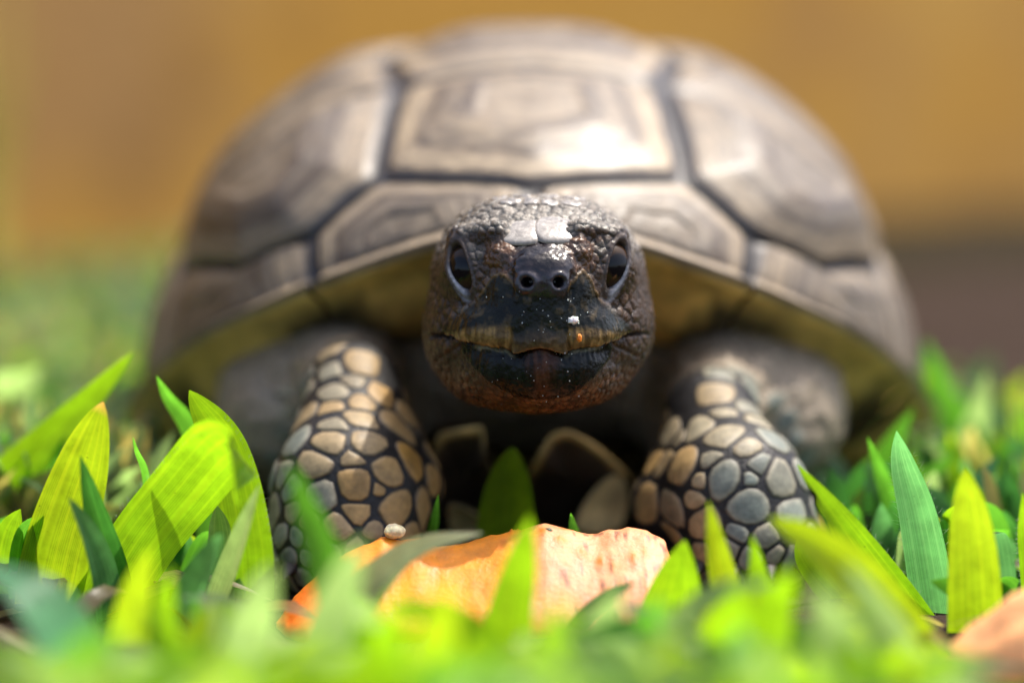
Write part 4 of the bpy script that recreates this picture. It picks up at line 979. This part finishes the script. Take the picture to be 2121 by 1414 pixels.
blade('soft pale green blade veiling the left end of the fruit', [(600, 1560, 54), (680, 1350, 54), (720, 1240, 54.3), (752, 1165, 54.8)], 105, 'pale')
blade('soft yellowish blade before the fruit under the arching glossy blade', [(870, 1560, 51), (895, 1420, 51), (915, 1330, 51.3), (942, 1250, 51.6)], 125, 'yellow')
blade('soft pale blade low between the left foot and the picture bottom', [(470, 1560, 54), (515, 1380, 54), (540, 1290, 54.2), (566, 1222, 54.5)], 115, 'pale')
blade('soft yellow-lime blade tip below the brown-tipped left blade', [(255, 1560, 58), (270, 1370, 58), (285, 1270, 58.2), (312, 1185, 58.4)], 92, 'yellow')
blade('soft lime blade below the wide folded blade', [(350, 1560, 57), (338, 1400, 57), (340, 1310, 57.2), (352, 1225, 57.4)], 80, 'lime')
blade('soft lime blade leaning right below the lowest scale of the right foot', [(1560, 1560, 55), (1575, 1400, 55), (1605, 1300, 55.3), (1648, 1225, 55.6)], 125, 'lime')
blade('soft pale blade leaning left under the bent yellow blade', [(1780, 1580, 52), (1745, 1420, 52), (1715, 1330, 52.3), (1686, 1255, 52.6)], 130, 'pale')
blade('soft lime blade below the narrow right tips and the pale slanted blade', [(1470, 1560, 54), (1490, 1420, 54), (1512, 1330, 54.2), (1545, 1250, 54.4)], 110, 'lime')
blade('soft pale blade under the grey-blue bent blade', [(1230, 1560, 56), (1235, 1420, 56), (1250, 1340, 56.2), (1290, 1265, 56.4)], 105, 'pale')
blade('soft green blade beside the big pale corner blade', [(110, 1600, 50), (160, 1450, 50), (195, 1390, 50.4), (240, 1335, 50.8)], 150, 'green')
blade('soft pale yellowish blade crossing before the chewed-tip blade', [(1930, 1600, 55), (1870, 1430, 55), (1815, 1320, 55.4), (1752, 1215, 55.8)], 112, 'pale')
blade('soft lime blade at the bottom below the middle of the fruit', [(1120, 1580, 50), (1140, 1440, 50), (1150, 1360, 50.3), (1166, 1285, 50.6)], 140, 'lime')
blade('soft lime blade crossing the base of the arching glossy blade', [(730, 1580, 50), (780, 1430, 50), (815, 1340, 50.3), (862, 1255, 50.6)], 130, 'lime')
blade('dark soft blade below the rounded bluish left blade', [(440, 1500, 60), (430, 1380, 60), (415, 1300, 60.2), (398, 1222, 60.4)], 70, 'dark')

def limit(X): return np.interp(X, [-300, 0, 150, 300, 500, 570, 700, 950, 1150, 1300, 1420, 1600, 1750, 1900, 2121, 2400], [1380, 1360, 1320, 1240, 1230, 1320, 1230, 1230, 1250, 1240, 1210, 1200, 1200, 1180, 1180, 1150])
def build_lawn():
    r = np.random.default_rng(21); Vs, Fs, Us, Cs = [], [], [], []; off = 0
    names = ['lime', 'yellow', 'green', 'dark', 'blue', 'pale', 'straw']
    def add(root, tipv, width, kind, br, facing, seg=9, across=3):
        nonlocal off
        mid = lerp(root, tipv, .55) + np.array([0, 0, .12 * np.linalg.norm(tipv - root)]) + r.normal(0, .12, 3)
        V, F, Uv, C = blade_mesh([root, mid, tipv], width, facing, seg, across, .2, 'point', np.array(GREEN[kind]) * br, None, r.uniform(-.5, .5), 0, 1)
        Vs.append(V); Fs.append(F + off); Us.append(Uv); Cs.append(C); off += len(V)
    # in front of and beside the tortoise
    for _ in range(300):
        d = r.uniform(44, 66) if r.random() < .8 else r.uniform(62, 72)
        X = r.uniform(-250, 2370); lean = r.normal(0, 170); lim = limit(X) + abs(r.normal(0, 110)) + (40 if d < 52 else 0)
        if X > 1800 and d < 62.5: continue
        if d > 62.6 and 520 < X < 1760: continue
        if d > 66 and 300 < X < 1850: continue
        root = P(X - lean, 900, d); root[2] = -.45
        py_root = project(root)[1]
        h = np.clip(r.uniform(2.0, 4.6), 0, None); tipv = root + np.array([lean * d / FPX, r.normal(-.9, .9), h])
        tX, tY, td = project(tipv)
        if tY < lim:                                             # keep below the line the photograph leaves open
            tipv = P(tX, lim, td)
            if tipv[2] < .8: continue
        add(root, tipv, r.uniform(.65, 1.15), r.choice(names, p=[.38, .14, .08, .02, .06, .32, 0]), r.uniform(.65, 1.05), (r.normal(0, .4), -1 + r.normal(0, .4), r.uniform(-.3, .9)))
    for _ in range(70):                                          # upright blades in the plane of the feet, both sides
        d = r.uniform(66.5, 70); X = r.uniform(-60, 500) if r.random() < .5 else r.uniform(1720, 2180)
        root = P(X, 900, d); root[2] = -.45; tX = X + r.normal(0, 70); tipv = P(tX, r.uniform(1030, 1230), d - r.uniform(0, 1.6))
        add(root, tipv, r.uniform(.55, 1.15), r.choice(names, p=[.2, .04, .36, .16, .14, .1, 0]), r.uniform(.75, 1.05), (r.normal(0, .5), -1, r.uniform(-.4, .4)), 14, 5)
    for _ in range(420):                                         # low filling blades nearest the camera
        d = r.uniform(44, 58); X = r.uniform(-250, 2370)
        if d > 62.4 and 520 < X < 1760: continue
        root = P(X, 900, d); root[2] = -.45; tX, tY, td = project(root + np.array([0, 0, 3.0]))
        lim = max(1325 + (30 if 560 < X < 1400 else 0), limit(X) + 30) + abs(r.normal(0, 70)) + (110 if X > 1850 else 0); tipv = P(X + r.normal(0, 230), lim, d + r.normal(-1, .8))
        if tipv[2] < .5: continue
        add(root, tipv, r.uniform(.55, .95), r.choice(names, p=[.40, .14, .06, .0, .05, .35, 0]), r.uniform(.8, 1.15), (r.normal(0, .4), -1, r.uniform(-.4, .7)))
    # lawn stretching back on the left
    for _ in range(7500):
        d = 71 + 140 * r.random() ** 1.3; X = r.uniform(-500, 640) if d > 96 else r.uniform(-400, 300)
        root = P(X, 900, d); root[2] = -.5
        if ((root[0] - XC) / 12.6) ** 2 + ((root[1] - YC) / 15.5) ** 2 < 1: continue
        rel = (np.array(root[:2]) - WA) @ WN
        if rel < 2: continue
        tipv = root + np.array([r.normal(0, 1.2), r.normal(0, 1.2), r.uniform(1.0, 2.6 if d > 85 else 3.6)])
        add(root, tipv, r.uniform(.3, .75), r.choice(names, p=[.06, .0, .10, .02, .07, .5, .25]), r.uniform(.85, 1.25), (r.normal(0, .6), -1, r.uniform(.1, .9)), 5, 3)
    # scattered tufts on the bare soil to the right
    for _ in range(420):
        d = r.uniform(70, 88); X = r.uniform(1720, 2350); root = P(X, 900, d); root[2] = -.5
        if ((root[0] - XC) / 12.4) ** 2 + ((root[1] - YC) / 15.5) ** 2 < 1: continue
        tipv = root + np.array([r.normal(0, 1.0), r.normal(0, .8), r.uniform(.8, 2.9 if d < 78 else 1.6)])
        add(root, tipv, r.uniform(.6, 1.0), r.choice(names, p=[.2, .05, .35, .15, .1, .1, .05]), r.uniform(.7, 1.05), (r.normal(0, .5), -1, r.uniform(.1, .8)), 6, 3)
    for _ in range(160):                                         # dead blades lying on the soil
        d = r.uniform(48, 75); X = r.uniform(-250, 2370)
        if d > 60 and 540 < X < 1750: continue
        root = P(X, 900, d); root[2] = -.25; a = r.uniform(0, 6.28); L = r.uniform(1.5, 4)
        add(root, root + np.array([L * math.cos(a), L * math.sin(a), r.uniform(.1, .6)]), r.uniform(.3, .7), 'straw', r.uniform(.5, 1), (0, -.3, 1), 6, 3)
    # under and round the shell
    for _ in range(500):
        a = r.uniform(0, 2 * math.pi); rr_ = r.uniform(1.05, 1.35); root = np.array([XC + 12 * rr_ * math.cos(a), YC + 15 * rr_ * math.sin(a), -.5])
        if root[1] < 12: continue
        tipv = root + np.array([r.normal(0, .9), r.normal(0, .9), r.uniform(1.0, 3.0)])
        add(root, tipv, r.uniform(.6, 1.0), r.choice(names), .9, (r.normal(0, .6), -1, .4), 5, 3)
    o = mesh_obj('grass', np.vstack(Vs), np.vstack(Fs).astype(np.int32), M_blade, None, np.vstack(Cs), uv=np.vstack(Us))
    tag(o, 'dense lawn of broad grass around and in front of the tortoise', 'grass', kind='stuff')
build_lawn()

def build_clump():
    r = np.random.default_rng(4); root_o = empty('tall_grass_clump', P(-55, 560, 140) * np.array([1, 1, 0])); base = np.array(root_o.location) / U
    tag(root_o, 'tall blurred clump of pale green grass at the left picture edge before the wall', 'grass clump')
    for k in range(16):
        a = base + np.array([r.normal(0, 1.0), r.normal(0, 1.0), -.4]); h = r.uniform(9, 20); b = a + np.array([r.normal(0, 1.4), r.normal(0, 1), h])
        V, F, Uv, C = blade_mesh([a, lerp(a, b, .5) + r.normal(0, .3, 3), b], r.uniform(.5, .9), (r.normal(0, .5), -1, .2), 12, 3, .2, 'point', np.array(GREEN['straw' if k % 2 else 'pale']) * r.uniform(.8, 1.3))
        mesh_obj('blade', V, F, M_blade, root_o, C, uv=Uv, origin=a)
build_clump()
